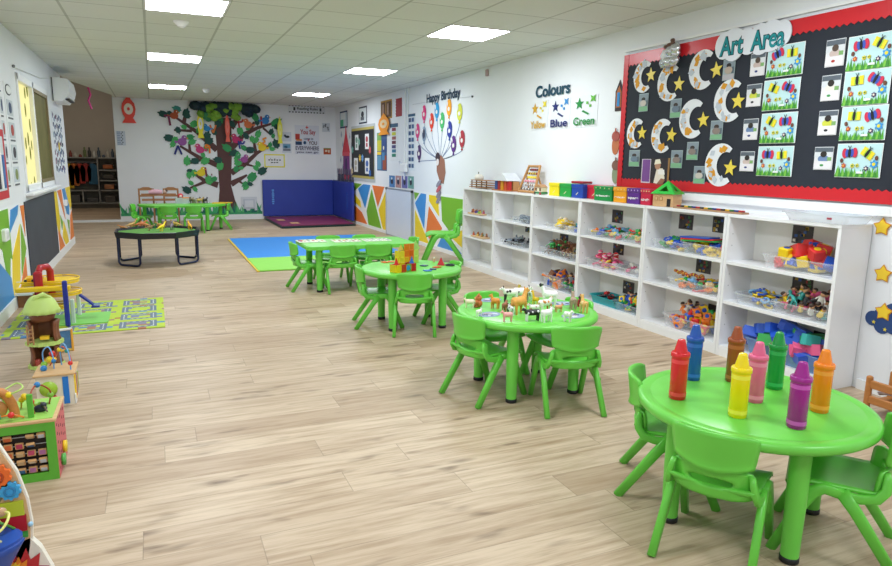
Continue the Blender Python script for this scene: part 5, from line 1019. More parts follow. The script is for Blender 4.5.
# gym mats
VIN = mat('#2b40a4', .38, var=.12, name='blue_vinyl', scale=3); VINR = mat('#8a2f52', .4, var=.1, name='crimson_vinyl'); DK = mat('#123034', .5)
e = empty('folding_gym_mat', (0, 0, 0), 0, 'folding gym mat: blue upright panels with a crimson mat on the floor', 'gym mat')
MB().box((2.965, 15.0, .46), (1.57, .05, .80), VIN, ch=.012).build('back_panel', e)
MB().box((3.775, 14.20, .46), (.05, 1.64, .80), VIN, ch=.012).build('side_panel', e)
fl = MB().prism([(2.19, 12.78), (3.70, 12.95), (3.76, 14.96), (2.19, 14.96)], .004, .040, DK).prism([(2.215, 12.84), (3.67, 13.0), (3.74, 14.95), (2.215, 14.95)], .040, .052, VINR).build('floor_panel', e)
MB().box((2.40, 14.1, .054), (.15, .30, .003), mat('#d9b07a', .5)).build('label_patch', fl); MB().box((2.55, 13.35, .054), (.17, .26, .003), mat('#d9b07a', .5)).build('label_patch', fl)
f = MB(); g_ = MB()
for j in range(8):
    f.box((2.40, 14.9735, .34+.042*j), (.05 if j % 3 else .036, .002, .028), paper('#5fa0e6')); g_.box((3.7485, 13.78, .30+.045*j), (.002, .09, .03), paper('#3560b8'))
f.build('brand_print', e); g_.build('brand_print', e)
MB().tube([(3.755, 14.96, .86), (3.755, 13.42, .86)], .006, mat('#1d2c78', .5)).build('seam', e)
# road play mat
k = NT('road_print', .8); X, Y, Z = k.xyz()
u_ = k.math('FRACT', k.math('MULTIPLY', X, 1/.36)); v_ = k.math('FRACT', k.math('MULTIPLY', Y, 1/.29))
du = k.math('ABSOLUTE', k.math('SUBTRACT', u_, .5)); dv = k.math('ABSOLUTE', k.math('SUBTRACT', v_, .5))
ring = k.math('MAXIMUM', du, dv); road = k.math('MULTIPLY', k.math('GREATER_THAN', ring, .24), k.math('LESS_THAN', ring, .38))
dash = k.math('MULTIPLY', k.math('LESS_THAN', k.math('ABSOLUTE', k.math('SUBTRACT', ring, .31)), .012), k.math('GREATER_THAN', k.math('FRACT', k.math('MULTIPLY', k.math('ADD', X, Y), 22)), .5))
gr = k.mix(k.noise(k.tc, 9, 3), lin('#c9d63a'), lin('#9fc24a'))
cell = k.wn(k.comb(k.math('FLOOR', k.math('MULTIPLY', X, 1/.06)), k.math('FLOOR', k.math('MULTIPLY', Y, 1/.05))))
bd_ = k.mix(k.wn(k.comb(k.math('FLOOR', k.math('MULTIPLY', X, 1/.06)), k.math('FLOOR', k.math('MULTIPLY', Y, 1/.05)), 5.0)), lin('#4a8ec0'), lin('#b0703c'))
c_ = k.mix(k.math('MULTIPLY', k.math('GREATER_THAN', cell, .62), k.math('LESS_THAN', ring, .24)), gr, bd_)
c_ = k.mix(k.math('MULTIPLY', k.math('GREATER_THAN', cell, .86), k.math('GREATER_THAN', ring, .38)), c_, bd_)
c_ = k.mix(road, c_, lin('#6c7c8c')); c_ = k.mix(dash, c_, lin('#e8ecee')); ROAD = k.col(c_)
mat_slab('road_play_mat', -1.10, 5.50, .017, 6.70, .008, ROAD, 'yellow-green play mat printed with grey roads beside the left wall', 'play mat')

# ================================================================ TRAY TABLE
e = empty('tray_table', (.01, 9.08, 0), 0, 'low black octagonal tray table on dark tubular legs with toy dinosaurs', 'table')
OC = [(.50*math.cos(PI/8+i*PI/4)/math.cos(PI/8)*.97, .47*math.sin(PI/8+i*PI/4)/math.cos(PI/8)) for i in range(8)]; s_ = lambda q: [(a*q, b_*q) for a, b_ in OC]
TB = mat('#1b2027', .35, var=.1, name='black_tray_plastic'); f = MB(); n = 8
P = [[(*p, .345) for p in s_(.97)], [(*p, .415) for p in s_(1.0)], [(*p, .42) for p in s_(.985)], [(*p, .412) for p in s_(.965)], [(*p, .385) for p in s_(.945)]]
vs = sum(P, []); fs = [list(range(8))[::-1], list(range(32, 40))]
for j in range(4): fs += [(j*8+i, j*8+(i+1) % 8, (j+1)*8+(i+1) % 8, (j+1)*8+i) for i in range(8)]
f.add(vs, fs, TB); f.build('tray', e)
k = NT('grass_print', .9); k.xyz(); GRS = k.col(k.mix(k.noise(k.tc, 30, 4), lin('#3c7a30'), lin('#6fa848')))
MB().prism(s_(.93), .386, .392, GRS).build('grass_liner', e)
NAVY = mat('#232c4e', .3, .3, name='navy_steel')
for sx in (-1, 1):
    for sy in (-1, 1):
        pa, pb = (sx*.455, sy*.17), (sx*.215, sy*.39)
        L_ = lambda t, z: (pa[0]+(pb[0]-pa[0])*t, pa[1]+(pb[1]-pa[1])*t, z)
        MB().tube([L_(0, .36), L_(0, .05), L_(.06, .022), L_(.14, .014), L_(.86, .014), L_(.94, .022), L_(1, .05), L_(1, .36)], .0135, NAVY, 10).build('leg', e)
    MB().tube([(sx*.455, -.17, .05), (sx*.46, 0, .05), (sx*.455, .17, .05)], .011, NAVY, 8).build('side_rail', e)

# ================================================================ ANIMALS
def animal(L, hgt, col, patch=None, neck=.0, ears='up', tail=1, snout=.3, seed=0, head=None, sit=False):
    "toy quadruped facing +x, length L, back height hgt"
    r = random.Random(seed); m = mat(col, .45, var=.05); m2 = mat(patch, .45) if patch else m; mh = mat(head, .45) if head else m; f = MB()
    lg = hgt*.5; br = hgt*.27
    f.tube([(-L*.42, 0, lg+br*.9), (-L*.36, 0, lg+br*.95), (-L*.1, 0, lg+br*.85), (L*.15, 0, lg+br*.9), (L*.30, 0, lg+br*1.0), (L*.36, 0, lg+br*1.1)], [br*.45, br*.95, br*1.0, br*1.0, br*.85, br*.4], m, 10)
    hx, hz = L*.42+neck*.12, lg+br*1.9+neck*.9; f.tube([(L*.26, 0, lg+br*1.1), (L*.34+neck*.05, 0, lg+br*1.5+neck*.45), (hx-.002, 0, hz)], [br*.75, br*.5, br*.45], m, 8)
    f.ball((hx, 0, hz), (br*.62, br*.5, br*.52), mh, 10); f.ball((hx+br*.6, 0, hz-br*.15), (br*snout*1.5, br*.32, br*.30), mh if not head else m2, 8)
    for s_ in (-1, 1):
        f.ball((hx-br*.15, s_*br*.38, hz+br*.5), (br*.14, br*.12, br*.28), m2 if patch else m, 6); f.ball((hx+br*.45, s_*br*.32, hz+br*.15), br*.09, mat('#15151a', .2), 6)
        for a in (-.32, .27):
            f.tube([(L*a, s_*br*.55, lg+br*.5), (L*a*1.02, s_*br*.6, lg*.55), (L*a+.001, s_*br*.6, 0)], [br*.42, br*.26, br*.24], m if a < 0 or not patch else m2, 7)
    if tail: f.tube([(-L*.41, 0, lg+br*1.0), (-L*.50, 0, lg+br*.8), (-L*.53, 0, lg+br*.2)], [br*.14, br*.10, br*.06], m2, 6)
    if patch:
        for i in range(5): f.ball((r.uniform(-.3, .25)*L, r.choice((-1, 1))*br*.55, lg+br*(.9+r.uniform(-.1, .45))), (br*.55, br*.5, br*.48), m2, 8)
    return f
def put_on(mb, name, px, py, zz, rz, lab, cat, group=None):
    p = onplane(px, py, 'z', zz); return thing(mb, name, lab, cat, group, (p[0], p[1], zz), rz)
GA = 'toy farm animals on the round table'
for a in (('toy_sheep', animal(.062, .045, '#f0dfc4', None, seed=1), 469.5, 307.8, 2.6, 'cream toy sheep at the left rim of the animal table', 'toy sheep'),
          ('toy_fox', animal(.055, .055, '#e6953a', None, neck=.01, seed=2), 495, 308.4, 2.2, 'orange toy fox left of centre on the animal table', 'toy fox'),
          ('toy_pig', animal(.060, .046, '#f2a9a6', None, seed=3, tail=0), 507.3, 321.6, 2.9, 'pink toy pig at the front of the animal table', 'toy pig'),
          ('toy_lamb', animal(.040, .034, '#f3f0ea', None, seed=4), 479, 316.3, .4, 'tiny white toy lamb on the left picture oval', 'toy lamb'),
          ('toy_cow', animal(.100, .072, '#f1efe9', '#1c1b1e', seed=5), 510, 302, 2.8, 'black and white toy cow at the back of the animal table', 'toy cow'),
          ('toy_cow', animal(.105, .075, '#f3f1ec', '#17171a', seed=6), 521, 301.5, -.4, 'larger black and white toy cow beside the yellow bird', 'toy cow'),
          ('toy_horse', animal(.110, .085, '#e9a94e', None, neck=.03, seed=7), 519, 313.5, .3, 'golden toy horse in the centre of the animal table', 'toy horse'),
          ('toy_calf', animal(.055, .045, '#a8694a', '#7b4632', seed=8), 505, 311, .8, 'brown toy calf left of the golden horse', 'toy calf'),
          ('toy_goat', animal(.055, .046, '#dfe0e0', '#3d3d42', seed=9), 510.5, 315, 1.4, 'grey and white toy goat behind the pink pig', 'toy goat'),
          ('toy_boar', animal(.095, .056, '#1c1c20', '#efeef0', seed=10, tail=0), 531.6, 320.8, PI-.2, 'black toy pig with a white band at the front of the animal table', 'toy pig'),
          ('toy_lamb', animal(.070, .060, '#f7f6f2', None, seed=11), 546.5, 321.8, .1, 'white toy lamb standing at the front right of the animal table', 'toy lamb'),
          ('toy_puppy', animal(.045, .048, '#f6f3ee', '#e8e0d4', seed=12), 567.5, 321.5, -.9, 'small white toy puppy on the right picture oval', 'toy dog'),
          ('toy_cow', animal(.100, .065, '#f4efe6', '#d98a3c', seed=13), 545, 312, .2, 'white and orange toy cow right of centre', 'toy cow'),
          ('toy_dog', animal(.100, .080, '#f5f5f3', '#f5f5f3', neck=.03, seed=14, head='#1d1d20'), 549, 305.5, 2.6, 'large white toy dog with a black head at the back of the animal table', 'toy dog'),
          ('toy_goose', animal(.045, .040, '#f0c21e', None, neck=.03, seed=15), 535.5, 304.5, 2.0, 'bright yellow toy bird standing behind the golden horse', 'toy bird'),
          ('toy_piglet', animal(.050, .036, '#e0a070', None, seed=16), 558.6, 312, .0, 'tan toy piglet right of the orange and white cow', 'toy pig'),
          ('toy_kangaroo', animal(.050, .062, '#b59a84', None, neck=.02, seed=17), 573, 309, 1.2, 'grey-brown toy kangaroo near the right rim of the animal table', 'toy kangaroo'),
          ('toy_pony', animal(.055, .062, '#e7b667', '#f1d79a', neck=.02, seed=18), 583.5, 312.5, 1.4, 'sandy toy pony at the right rim of the animal table', 'toy pony'),
          ('toy_sheepdog', animal(.060, .055, '#efeeea', '#232326', seed=19), 529.5, 300, 1.0, 'black and white toy sheepdog at the back rim of the animal table', 'toy dog'),
          ('toy_calf', animal(.065, .045, '#f1ece6', '#b4452f', seed=20), 533.8, 313.5, 2.9, 'white toy calf with rust red patches in the middle', 'toy calf'),
          ('toy_deer', animal(.050, .050, '#c9b23c', '#e0a62e', neck=.015, seed=21), 516, 297.5, .2, 'olive-yellow toy deer at the back rim of the animal table', 'toy deer')):
    o = put_on(a[1], a[0], a[2], a[3], TH, a[4], a[5], a[6], GA); o.scale = (1.12, 1.25, 1.15)
f = MB(); m = mat('#c9713c', .5); f.ball((0, 0, .022), (.024, .022, .024), m, 10).ball((0, 0, .055), (.020, .019, .019), m, 10).ball((.017, 0, .052), (.010, .010, .008), mat('#e0a068', .5), 8)
for s_ in (-1, 1): f.ball((0, s_*.014, .073), .007, m, 6).ball((.016, s_*.018, .008), (.014, .010, .008), m, 6).ball((.010, s_*.026, .034), (.012, .008, .014), m, 6)
put_on(f, 'toy_bear', 478.5, 307, TH, 2.6, 'brown sitting toy bear at the back left of the animal table', 'toy bear', GA)
f = MB(); f.lathe([(.014, 0), (.018, .01), (.014, .04), (.006, .05)], plastic('#c8202c'), 10).ball((0, 0, .056), .012, mat('#3a201c', .4), 8).ball((0, 0, .07), (.005, .004, .008), plastic('#c8202c'), 6); f.ball((-.016, 0, .035), (.010, .006, .016), mat('#2a1a1a', .4), 6)
put_on(f, 'toy_rooster', 579.8, 306.5, TH, 1, 'red and black toy rooster at the back right of the animal table', 'toy rooster', GA)
for i, (x, y, rz, lab) in enumerate(((489.5, 314.5, .5, 'front left'), (491, 300, .3, 'back left'), (573, 316, .2, 'front right'), (562, 303.5, -.2, 'back right'))):
    f = MB(); P = disc2(.075, .055, n=20); f.prism(P, 0, .0015, paper('#8f9fbd')); r = random.Random(i)
    for j in range(16): f.prism(disc2(r.uniform(.008, .018), r.uniform(.004, .012), (r.uniform(-.045, .045), r.uniform(-.03, .03)), 8, r.random()*3), .0015, .002+.0001*j, paper(r.choice(['#dfe4ee', '#5f6a92', '#c7cfe0', '#3f4763', '#b59aa0'])))
    put_on(f, 'picture_oval', x, y, TH, rz, 'flat oval picture card at the %s of the animal table' % lab, 'card', 'oval picture cards')
# dinosaurs in the tray
def dino(L, col, nk=1, kind=0):
    m = mat(col, .5, var=.1); f = MB(); h_ = L*.45
    f.tube([(-L*.62, 0, h_*.5), (-L*.35, 0, h_*.62), (-L*.1, 0, h_*.78), (L*.12, 0, h_*.82), (L*.28, 0, h_*(.95+.2*nk)), (L*.40, 0, h_*(1.1+.5*nk))], [L*.02, L*.06, L*.12, L*.12, L*.07, L*.05], m, 8)
    f.ball((L*.46, 0, h_*(1.12+.5*nk)), (L*.10, L*.05, L*.06), m, 8)
    for s_ in (-1, 1):
        f.tube([(-L*.10, s_*L*.07, h_*.7), (-L*.05, s_*L*.09, h_*.35), (-L*.10, s_*L*.09, 0)], [L*.07, L*.045, L*.035], m, 7)
        f.tube([(L*.14, s_*L*.07, h_*.7), (L*.18, s_*L*.09, h_*.35), (L*.14, s_*L*.09, 0 if kind == 0 else h_*.4)], [L*.05, L*.035, L*.028], m, 7)
    if kind == 2:
        for j in range(6): f.prism([(-.02*L/.1*.5, 0), (.02*L/.1*.5, 0), (0, L*.12)], -.002, .002, mat('#7d5a3c', .5), M=T(-L*.3+j*L*.1, 0, h_*.95) @ Matrix.Rotation(PI/2, 4, 'X'))
    return f
DZ = .393
for i, (x, y, L_, c_, nk, kd, rz, lab) in enumerate(((122.5, 230, .09, '#c9864a', .2, 0, 2.8, 'small tan toy dinosaur at the left end of the tray'), (132, 228.5, .13, '#caa05c', 1.0, 1, .6, 'sandy long-necked toy dinosaur, second from the left'), (141, 228, .13, '#d27a4c', .3, 0, .1, 'orange toy dinosaur with a low head'), (145.5, 228, .11, '#d9905c', .6, 1, 2.6, 'peach toy dinosaur facing left'), (150, 230.5, .10, '#b8946a', .3, 2, -.4, 'light brown toy dinosaur with back plates'),
                                                     (162, 231, .13, '#f3d51c', .8, 1, .9, 'bright yellow toy dinosaur in the middle of the tray'), (160, 228, .10, '#c88a44', .5, 0, 2.9, 'brown-orange toy dinosaur behind the yellow one'), (172, 229.5, .12, '#7b6e78', .9, 1, 1.4, 'grey-purple upright toy dinosaur'), (176.5, 227.5, .12, '#c9aa52', .6, 2, 2.7, 'mustard toy dinosaur behind the grey one'), (190, 229.5, .13, '#f0b022', .7, 1, 1.8, 'golden toy dinosaur at the right end of the tray'))):
    put_on(dino(L_*1.25, c_, nk, kd), 'toy_dinosaur', x, y, DZ, rz, lab, 'toy dinosaur', 'toy dinosaurs in the tray')
f = MB(); m = plastic('#2f9a4a')
for i in range(9): f.prism([(0, -.008), (.05, 0), (0, .008)], 0, .002, m, M=T(0, 0, .03+.008*(i % 3)) @ rotz(i*.7) @ Matrix.Rotation(-.7, 4, 'Y'))
f.cyl((0, 0, 0), (0, 0, .04), .006, m); put_on(f, 'toy_plant', 155, 228.5, DZ, 0, 'green plastic toy plant in the dinosaur tray', 'toy plant')

# ================================================================ CASTLE OF MAGNETIC TILES
def tile(c_, w_, h_, tri=False):
    "one translucent magnetic tile standing in the xz plane"
    f = MB(); m = mat(c_, .15, var=.1, trans=.86); fr = mat(c_, .3, var=.02)
    if tri: f.prism([(-w_/2, 0), (w_/2, 0), (0, h_)], -.003, .003, m, M=Matrix(((1, 0, 0, 0), (0, 0, -1, 0), (0, 1, 0, 0), (0, 0, 0, 1))))
    else:
        f.box((0, 0, h_/2), (w_*.9, .004, h_*.9), m)
        for x in (-w_/2+.003, w_/2-.003): f.box((x, 0, h_/2), (.006, .007, h_), fr)
        for z in (.003, h_-.003): f.box((0, 0, z), (w_, .007, .006), fr)
    return f
def tadd(e, c_, x, y, z, rz, w_=.055, h_=.055, tri=False, lean=0):
    o = tile(c_, w_, h_, tri).build('tile', e); o.location = (x, y, z); o.rotation_euler = (lean, 0, rz); return o
pz = onplane(405, 272, 'z', TH); e = empty('tile_castle', (pz[0], pz[1]+.03, TH), .35, 'low castle of yellow and red magnetic tiles with red and blue pointed roofs', 'magnetic tile toy', 'magnetic tile buildings')
cc = ['#f0cf1c', '#c8231f', '#3f9a3c', '#c8231f']
for i in range(4):
    tadd(e, ['#f0cf1c', '#c93a1f', '#7fb23c', '#c8231f'][i], -.075+.05*i, -.03, 0, 0, .05, .06); tadd(e, ['#c8231f', '#f08a1c', '#f0cf1c', '#c8231f'][i], -.075+.05*i, .045, 0, 0, .05, .06)
for s_, c_ in ((-1, '#f0cf1c'), (1, '#c8231f')): tadd(e, c_, s_*.10, .0075, 0, PI/2, .07, .06)
for cx_, c_ in ((-.078, '#d8242a'), (.078, '#1f6fd0')):
    f = MB(); f.lathe([(.026, 0), (.001, .055)], mat(c_, .15, var=.05, trans=.9), 4, smooth=False); o = f.build('roof', e); o.location = (cx_, -.005, .06)
f = MB().ball((0, 0, .03), .022, mat('#1f8fd0', .3), 10); o = f.build('arch_window', e); o.location = (.02, -.032, 0); o.scale = (1, .2, 1)
pz = onplane(411, 264, 'z', TH); e = empty('tile_tower', (pz[0], pz[1]+.05, TH), .3, 'taller tower of orange, yellow and pale green magnetic tiles behind the low castle', 'magnetic tile toy', 'magnetic tile buildings')
for j in range(3):
    for i in range(4):
        if j == 2 and i in (0, 3): continue
        tadd(e, [['#f3d03a', '#f2b01c', '#f27a1c', '#c9e06a'], ['#f3d03a', '#f27a1c', '#f2641c', '#d7e47a'], ['', '#f2841c', '#f08a2c', '']][j][i], -.075+.05*i, 0, .055*j, 0, .05, .055)
    if j < 2:
        for i, c_ in ((-.10, '#f0cf1c'), (.10, '#b9df6a')): tadd(e, c_, i, .03, .055*j, PI/2, .06, .055)
tadd(e, '#bfe88a', .085, .02, .11, 0, .10, .075, True); tadd(e, '#e8d86a', -.07, .02, .11, 0, .06, .05, True)
GT = 'loose magnetic tiles'
for i, (x, y, c_, lab) in enumerate(((385, 262.5, '#f2741c', 'flat orange magnetic tile at the left of the castle table'), (391, 262, '#f28a2c', 'flat light orange magnetic tile beside the first orange one'), (424, 266, '#1f4f6c', 'flat dark teal magnetic tile behind the blue ones'), (427.5, 271, '#2f7fd8', 'flat bright blue magnetic tile near the front rim of the castle table'), (433, 269.5, '#1c2460', 'flat navy magnetic tile beside the red pyramid'), (437, 267.5, '#e0602c', 'flat orange-red magnetic tile in front of the red pyramid'))):
    f = MB().box((0, 0, .004), (.055, .055, .006), mat(c_, .2, var=.05), ch=.002).box((0, 0, .0045), (.040, .040, .0062), mat(c_, .12, var=.15)); put_on(f, 'magnetic_tile', x, y, TH, .3+i, lab, 'magnetic tile', GT)
f = MB().lathe([(.045, 0), (.001, .065)], mat('#cf2030', .15, var=.05, trans=.92), 4, smooth=False); put_on(f, 'tile_pyramid', 441, 265, TH, .3, 'red pyramid of magnetic tiles at the right of the castle table', 'magnetic tile toy')
f = MB().tube([(.035*math.cos(2*PI*i/20), .035*math.sin(2*PI*i/20), .006) for i in range(20)], .006, plastic('#1d1f2a'), 8, closed=True); put_on(f, 'black_ring', 450, 265.5, TH, 0, 'black ring lying at the right of the castle table', 'toy ring')
f = MB().lathe([(.010, 0), (.012, .02), (.006, .03)], mat('#d7a98c', .5), 10).ball((0, 0, .036), .009, mat('#efe5e2', .5), 8); put_on(f, 'toy_figure', 434, 262, TH, 0, 'small pale toy figure behind the red pyramid', 'toy figure')
# puzzle boards on the rectangular table
for x, y, lab, cols, sd in ((311, 241.5, 'left puzzle board with round coloured knobs on the long green table', ['#c9344a', '#2f9a5a', '#e8842c', '#3a62b0', '#f0d03c'], 1), (346, 241.2, 'middle puzzle board with small coloured shapes on the long green table', ['#d9b03c', '#b0503c', '#5a9a6a', '#e0842c'], 2), (376, 240.3, 'right puzzle board with a grey letter grid on the long green table', ['#5f6f80', '#93a0ae', '#3f5a6a', '#c0b09a'], 3)):
    f = MB().box((0, 0, .004), (.29, .22, .008), mat('#dfe6d2', .5), ch=.003); r = random.Random(sd); f.M = Matrix.Diagonal((.88, .72, .6, 1))
    for a in range(6):
        for b_ in range(4):
            if r.random() < .75:
                if sd == 3: f.box((-.13+.052*a, -.10+.067*b_, .013), (.036, .034, .004), paper(r.choice(cols)))
                else: f.lathe([(.015, .012), (.014, .018)], plastic(r.choice(cols)), 8, T(-.13+.052*a, -.10+.067*b_, 0))
    if sd == 1: f.lathe([(.03, .012), (.026, .024)], plastic('#c93a50'), 12, T(-.12, .03, 0))
    put_on(f, 'puzzle_board', x, y, TH, 0, lab, 'puzzle board', 'puzzle boards')
# far table things
def far(px, py): return onplane(px, py, 'z', TH)
p = far(182.5, 203.5); e = empty('craft_box', (p[0], p[1]+.05, TH), 0, 'clear box with an orange item on the far table', 'box'); MB().box((0, 0, .05), (.24, .16, .10), mat('#c9d3dc', .3, trans=.6)).build('box_body', e); MB().box((.06, -.01, .085), (.12, .12, .05), mat('#f08a2c', .5)).build('contents', e)
f = MB().lathe([(.03, 0), (.035, .06), (.02, .09)], mat('#c0303c', .5), 10).ball((0, 0, .13), .05, mat('#d0404a', .6), 10).ball((0, -.04, .12), (.03, .02, .03), mat('#e8c0b0', .5), 8); thing(f, 'toy_doll', 'small red-haired toy doll behind the clear box on the far table', 'doll', None, (p[0]-.02, p[1]+.20, TH))
r = random.Random(12)
for i in range(7):
    q = far(190+i*2.6, 203.5); f = animal(.13, .09, ['#5c5548', '#8a7d4a', '#a39a86', '#4b463f', '#c9a85c', '#6b5a4c', '#39352f'][i], None, seed=i, neck=.01); thing(f, 'toy_creature', '%s toy creature in the heap on the far table' % ['dark olive', 'moss green', 'pale grey', 'charcoal', 'sandy', 'brown', 'black'][i], 'toy animal', 'toy creatures on the far table', (q[0], q[1]+.05+.08*(i % 2), TH), r.uniform(0, 3))
q = far(222, 203.5); f = MB().prism([(-.18, -.05), (.15, -.06), (.2, .04), (-.1, .06)], 0, .02, mat('#f2b82c', .5)); thing(f, 'yellow_paper', 'orange-yellow paper piece at the right end of the far table', 'paper', None, (q[0], q[1]+.06, TH))
# doll cot behind the far table
e = empty('doll_cot', (.045, 14.0, 0), 0, 'brown wooden doll cot with two slatted ends behind the far table', 'doll cot'); W1 = wood('#a9744a')
for cx_ in (-.19, .25):
    f = MB()
    for s_ in (-.125, .125): f.cyl((cx_+s_, 0, 0), (cx_+s_, 0, .72), .016, W1)
    for z in (.70, .58): f.box((cx_, 0, z), (.25, .02, .035), W1)
    f.prism([(-.12, 0), (.12, 0), (.05, .03), (-.05, .03)], -.01, .01, W1, M=Matrix(((1, 0, 0, cx_), (0, 0, 1, 0), (0, 1, 0, .715), (0, 0, 0, 1)))); f.build('cot_end', e)
MB().box((.03, 0, .60), (.62, .03, .045), W1).build('side_rail', e); MB().box((.03, .06, .50), (.60, .22, .03), W1).build('cot_base', e)
f = MB().tube([(-.12, 0, 0), (-.04, 0, .015), (.06, 0, .015), (.12, 0, .01)], [.03, .05, .05, .03], mat('#e7b4c4', .7), 10).ball((.17, 0, .02), .04, mat('#dfc0b0', .5), 10).ball((.19, 0, .035), (.03, .04, .03), mat('#5b463c', .6), 8); thing(f, 'toy_doll', 'pink doll lying in the wooden doll cot', 'doll', None, (.02, 14.0, .64))
# doll bed at the right edge
e = empty('doll_bed', (3.49, 1.965, 0), -PI/2, 'wooden doll bed at the right edge of the view against the wall', 'doll bed'); W2 = wood('#b5763c')
for x in (-.235, .22):
    for y in (-.0, .20): MB().cyl((x, y, 0), (x, y, .205), .017, W2, n=12).ball((x, y, .205), (.017, .017, .010), W2, 10).build('post', e)
for z in (.17, .085): MB().box((-.01, 0, z), (.44, .018, .045), W2, ch=.004).build('rail', e)
for z in (.17, .085): MB().box((-.01, .2, z), (.44, .018, .045), W2, ch=.004).build('rail', e)
MB().box((-.01, .10, .07), (.44, .18, .015), W2).build('bed_base', e)
f = MB().sheet(lambda u, v: (-.2+.4*u, .03+.15*v, .10+.018*math.sin(u*9)+.012*math.sin(v*7)), 14, 6, .02, mat('#d9cfdc', .9, var=.25, scale=25)); o = thing(f, 'doll_blanket', 'white and purple patterned blanket in the doll bed', 'blanket', None, (3.49, 1.965, .02), -PI/2)

# ================================================================ TOYS AT THE LEFT
WD = wood('#dcb483')
# big activity cube (green)
ex, ey = -.60, 3.11; e = empty('activity_cube', (ex, ey, 0), 0, 'green-framed wooden activity cube with flip tiles and a bead maze on top', 'activity cube', 'wooden activity cubes'); CH_ = .265
GP = mat('#5fb53a', .45, var=.06); REDP = mat('#d0626a', .5, var=.08)
f = MB()
for x0, x1, z0, z1 in ((-.17, .17, 0, .035), (-.17, .17, .215, .25), (-.17, -.135, .035, .215), (.135, .17, .035, .215)): f.box(((x0+x1)/2, -.135, (z0+z1)/2), (x1-x0, .012, z1-z0), GP)
f.build('front_frame', e)
MB().box((0, -.112, .125), (.27, .004, .18), mat('#2b2220', .7)).build('cavity', e)
r = random.Random(4)
for j in range(5):
    MB().cyl((-.135, -.128, .052+.036*j), (.135, -.128, .052+.036*j), .002, AL, n=6).build('rod', e)
    for i in range(7):
        if r.random() < .86:
            x = -.117+.039*i; o = MB().box((0, 0, 0), (.030, .012, .026), wood('#d2a36c'), ch=.002).box((0, -.0065, 0), (.022, .002, .019), paper(r.choice(['#c3cbd8', '#a86a9a', '#cf6a3c', '#cdb38a', '#3c6ca0', '#b03c5a', '#e0d8c4']))).build('flip_tile', e)
            o.location = (x, -.130, .052+.036*j); o.rotation_euler = (r.choice((0, 0, .5, -.4, .9)), 0, 0)
f = MB().box((.165, 0, .125), (.012, .27, .25), REDP); hm = mat('#6c2430', .6)
for i in range(5):
    for j in range(6):
        f.cyl((.171, -.10+.05*i, .03+.038*j+(i % 2)*.016), (.1718, -.10+.05*i, .03+.038*j+(i % 2)*.016), .007, hm, n=8)
f.build('side_panel', e); MB().box((-.165, 0, .125), (.012, .27, .25), GP).build('side_panel', e); MB().box((0, .135, .125), (.34, .012, .25), GP).build('rear_panel', e)
MB().box((0, 0, .2565), (.352, .29, .013), WD, ch=.003).build('top_board', e); MB().box((0, 0, .2642), (.325, .262, .0025), mat('#9bd05c', .5, var=.2, scale=8)).build('top_print', e)
for nm, y, z in (('yellow', .02, .075), ('green', -.05, .045)):
    MB().lathe([(.001, 0), (.026, 0), (.026, .014), (.001, .014)], plastic({'yellow': '#f0d22c', 'green': '#4fae4a'}[nm]), 12, T(.172, y, z) @ Matrix.Rotation(PI/2, 4, 'Y')).build('side_knob', e)
BC = ['#d9302c', '#2f7fc0', '#f2cf1c', '#2f9a8c', '#e8842c', '#7fb83c']
f = MB()  # wooden snail shell arch
f.tube([(-.03+.055*math.cos(t)*1, -.07, .265+.115*math.sin(t)) for t in [PI*i/12 for i in range(13)]], .018, wood('#c88542'), 10); f.ball((-.03, -.07, .305), (.032, .014, .035), wood('#d69a55'), 12); f.build('wooden_arch', e)
f = MB(); f.box((.085, -.10, .315), (.022, .012, .10), GP, ch=.005); f.build('upright', e)
def wire(e, pts, col, beads, rad=.0035):
    P = []
    for i in range(len(pts)-1):
        p0, p1, p2, p3 = [Vector(pts[max(0, min(len(pts)-1, i+q))]) for q in (-1, 0, 1, 2)]
        for j in range(6):
            t = j/6; P.append(tuple(.5*((2*p1)+(-p0+p2)*t+(2*p0-5*p1+4*p2-p3)*t*t+(-p0+3*p1-3*p2+p3)*t**3)))
    P.append(pts[-1]); o = MB().tube(P, rad, mat(col, .3), 8).build('wire', e)
    for i, (t, c_) in enumerate(beads):
        q = P[int(t*(len(P)-1))]; MB().ball(q, .0125, plastic(c_), 12).build('bead', o)
wire(e, [(-.15, -.05, .265), (-.14, -.06, .35), (-.09, -.03, .385), (-.03, -.06, .372), (.03, -.02, .392), (.06, -.07, .385), (.02, -.09, .37), (-.02, -.04, .345), (-.02, .05, .265)], '#b9d873', [(.86, '#7fb83c'), (.78, '#f2cf1c')])
wire(e, [(.09, -.06, .265), (.08, -.05, .34), (.10, .0, .37), (.14, .03, .33), (.13, .05, .265)], '#a8482f', [(.18, '#d9302c'), (.86, '#7fb83c'), (.5, '#2f7fc0')])
wire(e, [(-.16, -.11, .265), (-.12, -.12, .30), (-.05, -.12, .288), (.02, -.12, .292), (.06, -.10, .27)], '#e8842c', [(.15, '#2f7fc0'), (.28, '#d9302c'), (.38, '#f2cf1c'), (.5, '#e8842c'), (.62, '#2f9a8c'), (.78, '#d9302c')])
wire(e, [(.03, .03, .265), (.04, .02, .32), (.065, .0, .31), (.08, .04, .265)], '#c9a03c', [(.25, '#f2cf1c'), (.45, '#f2cf1c'), (.6, '#f2cf1c'), (.8, '#e8842c')])
wire(e, [(.10, .02, .265), (.115, -.03, .30), (.14, -.08, .275)], '#7d6a5a', [(.3, '#7fb83c'), (.7, '#2b2f3c')])
MB().ball((.11, -.04, .278), (.026, .014, .018), mat('#262b40', .4), 10).build('blue_figure', e); MB().ball((.10, .06, .268), (.03, .02, .006), plastic('#9bd05c'), 8).build('leaf_piece', e)
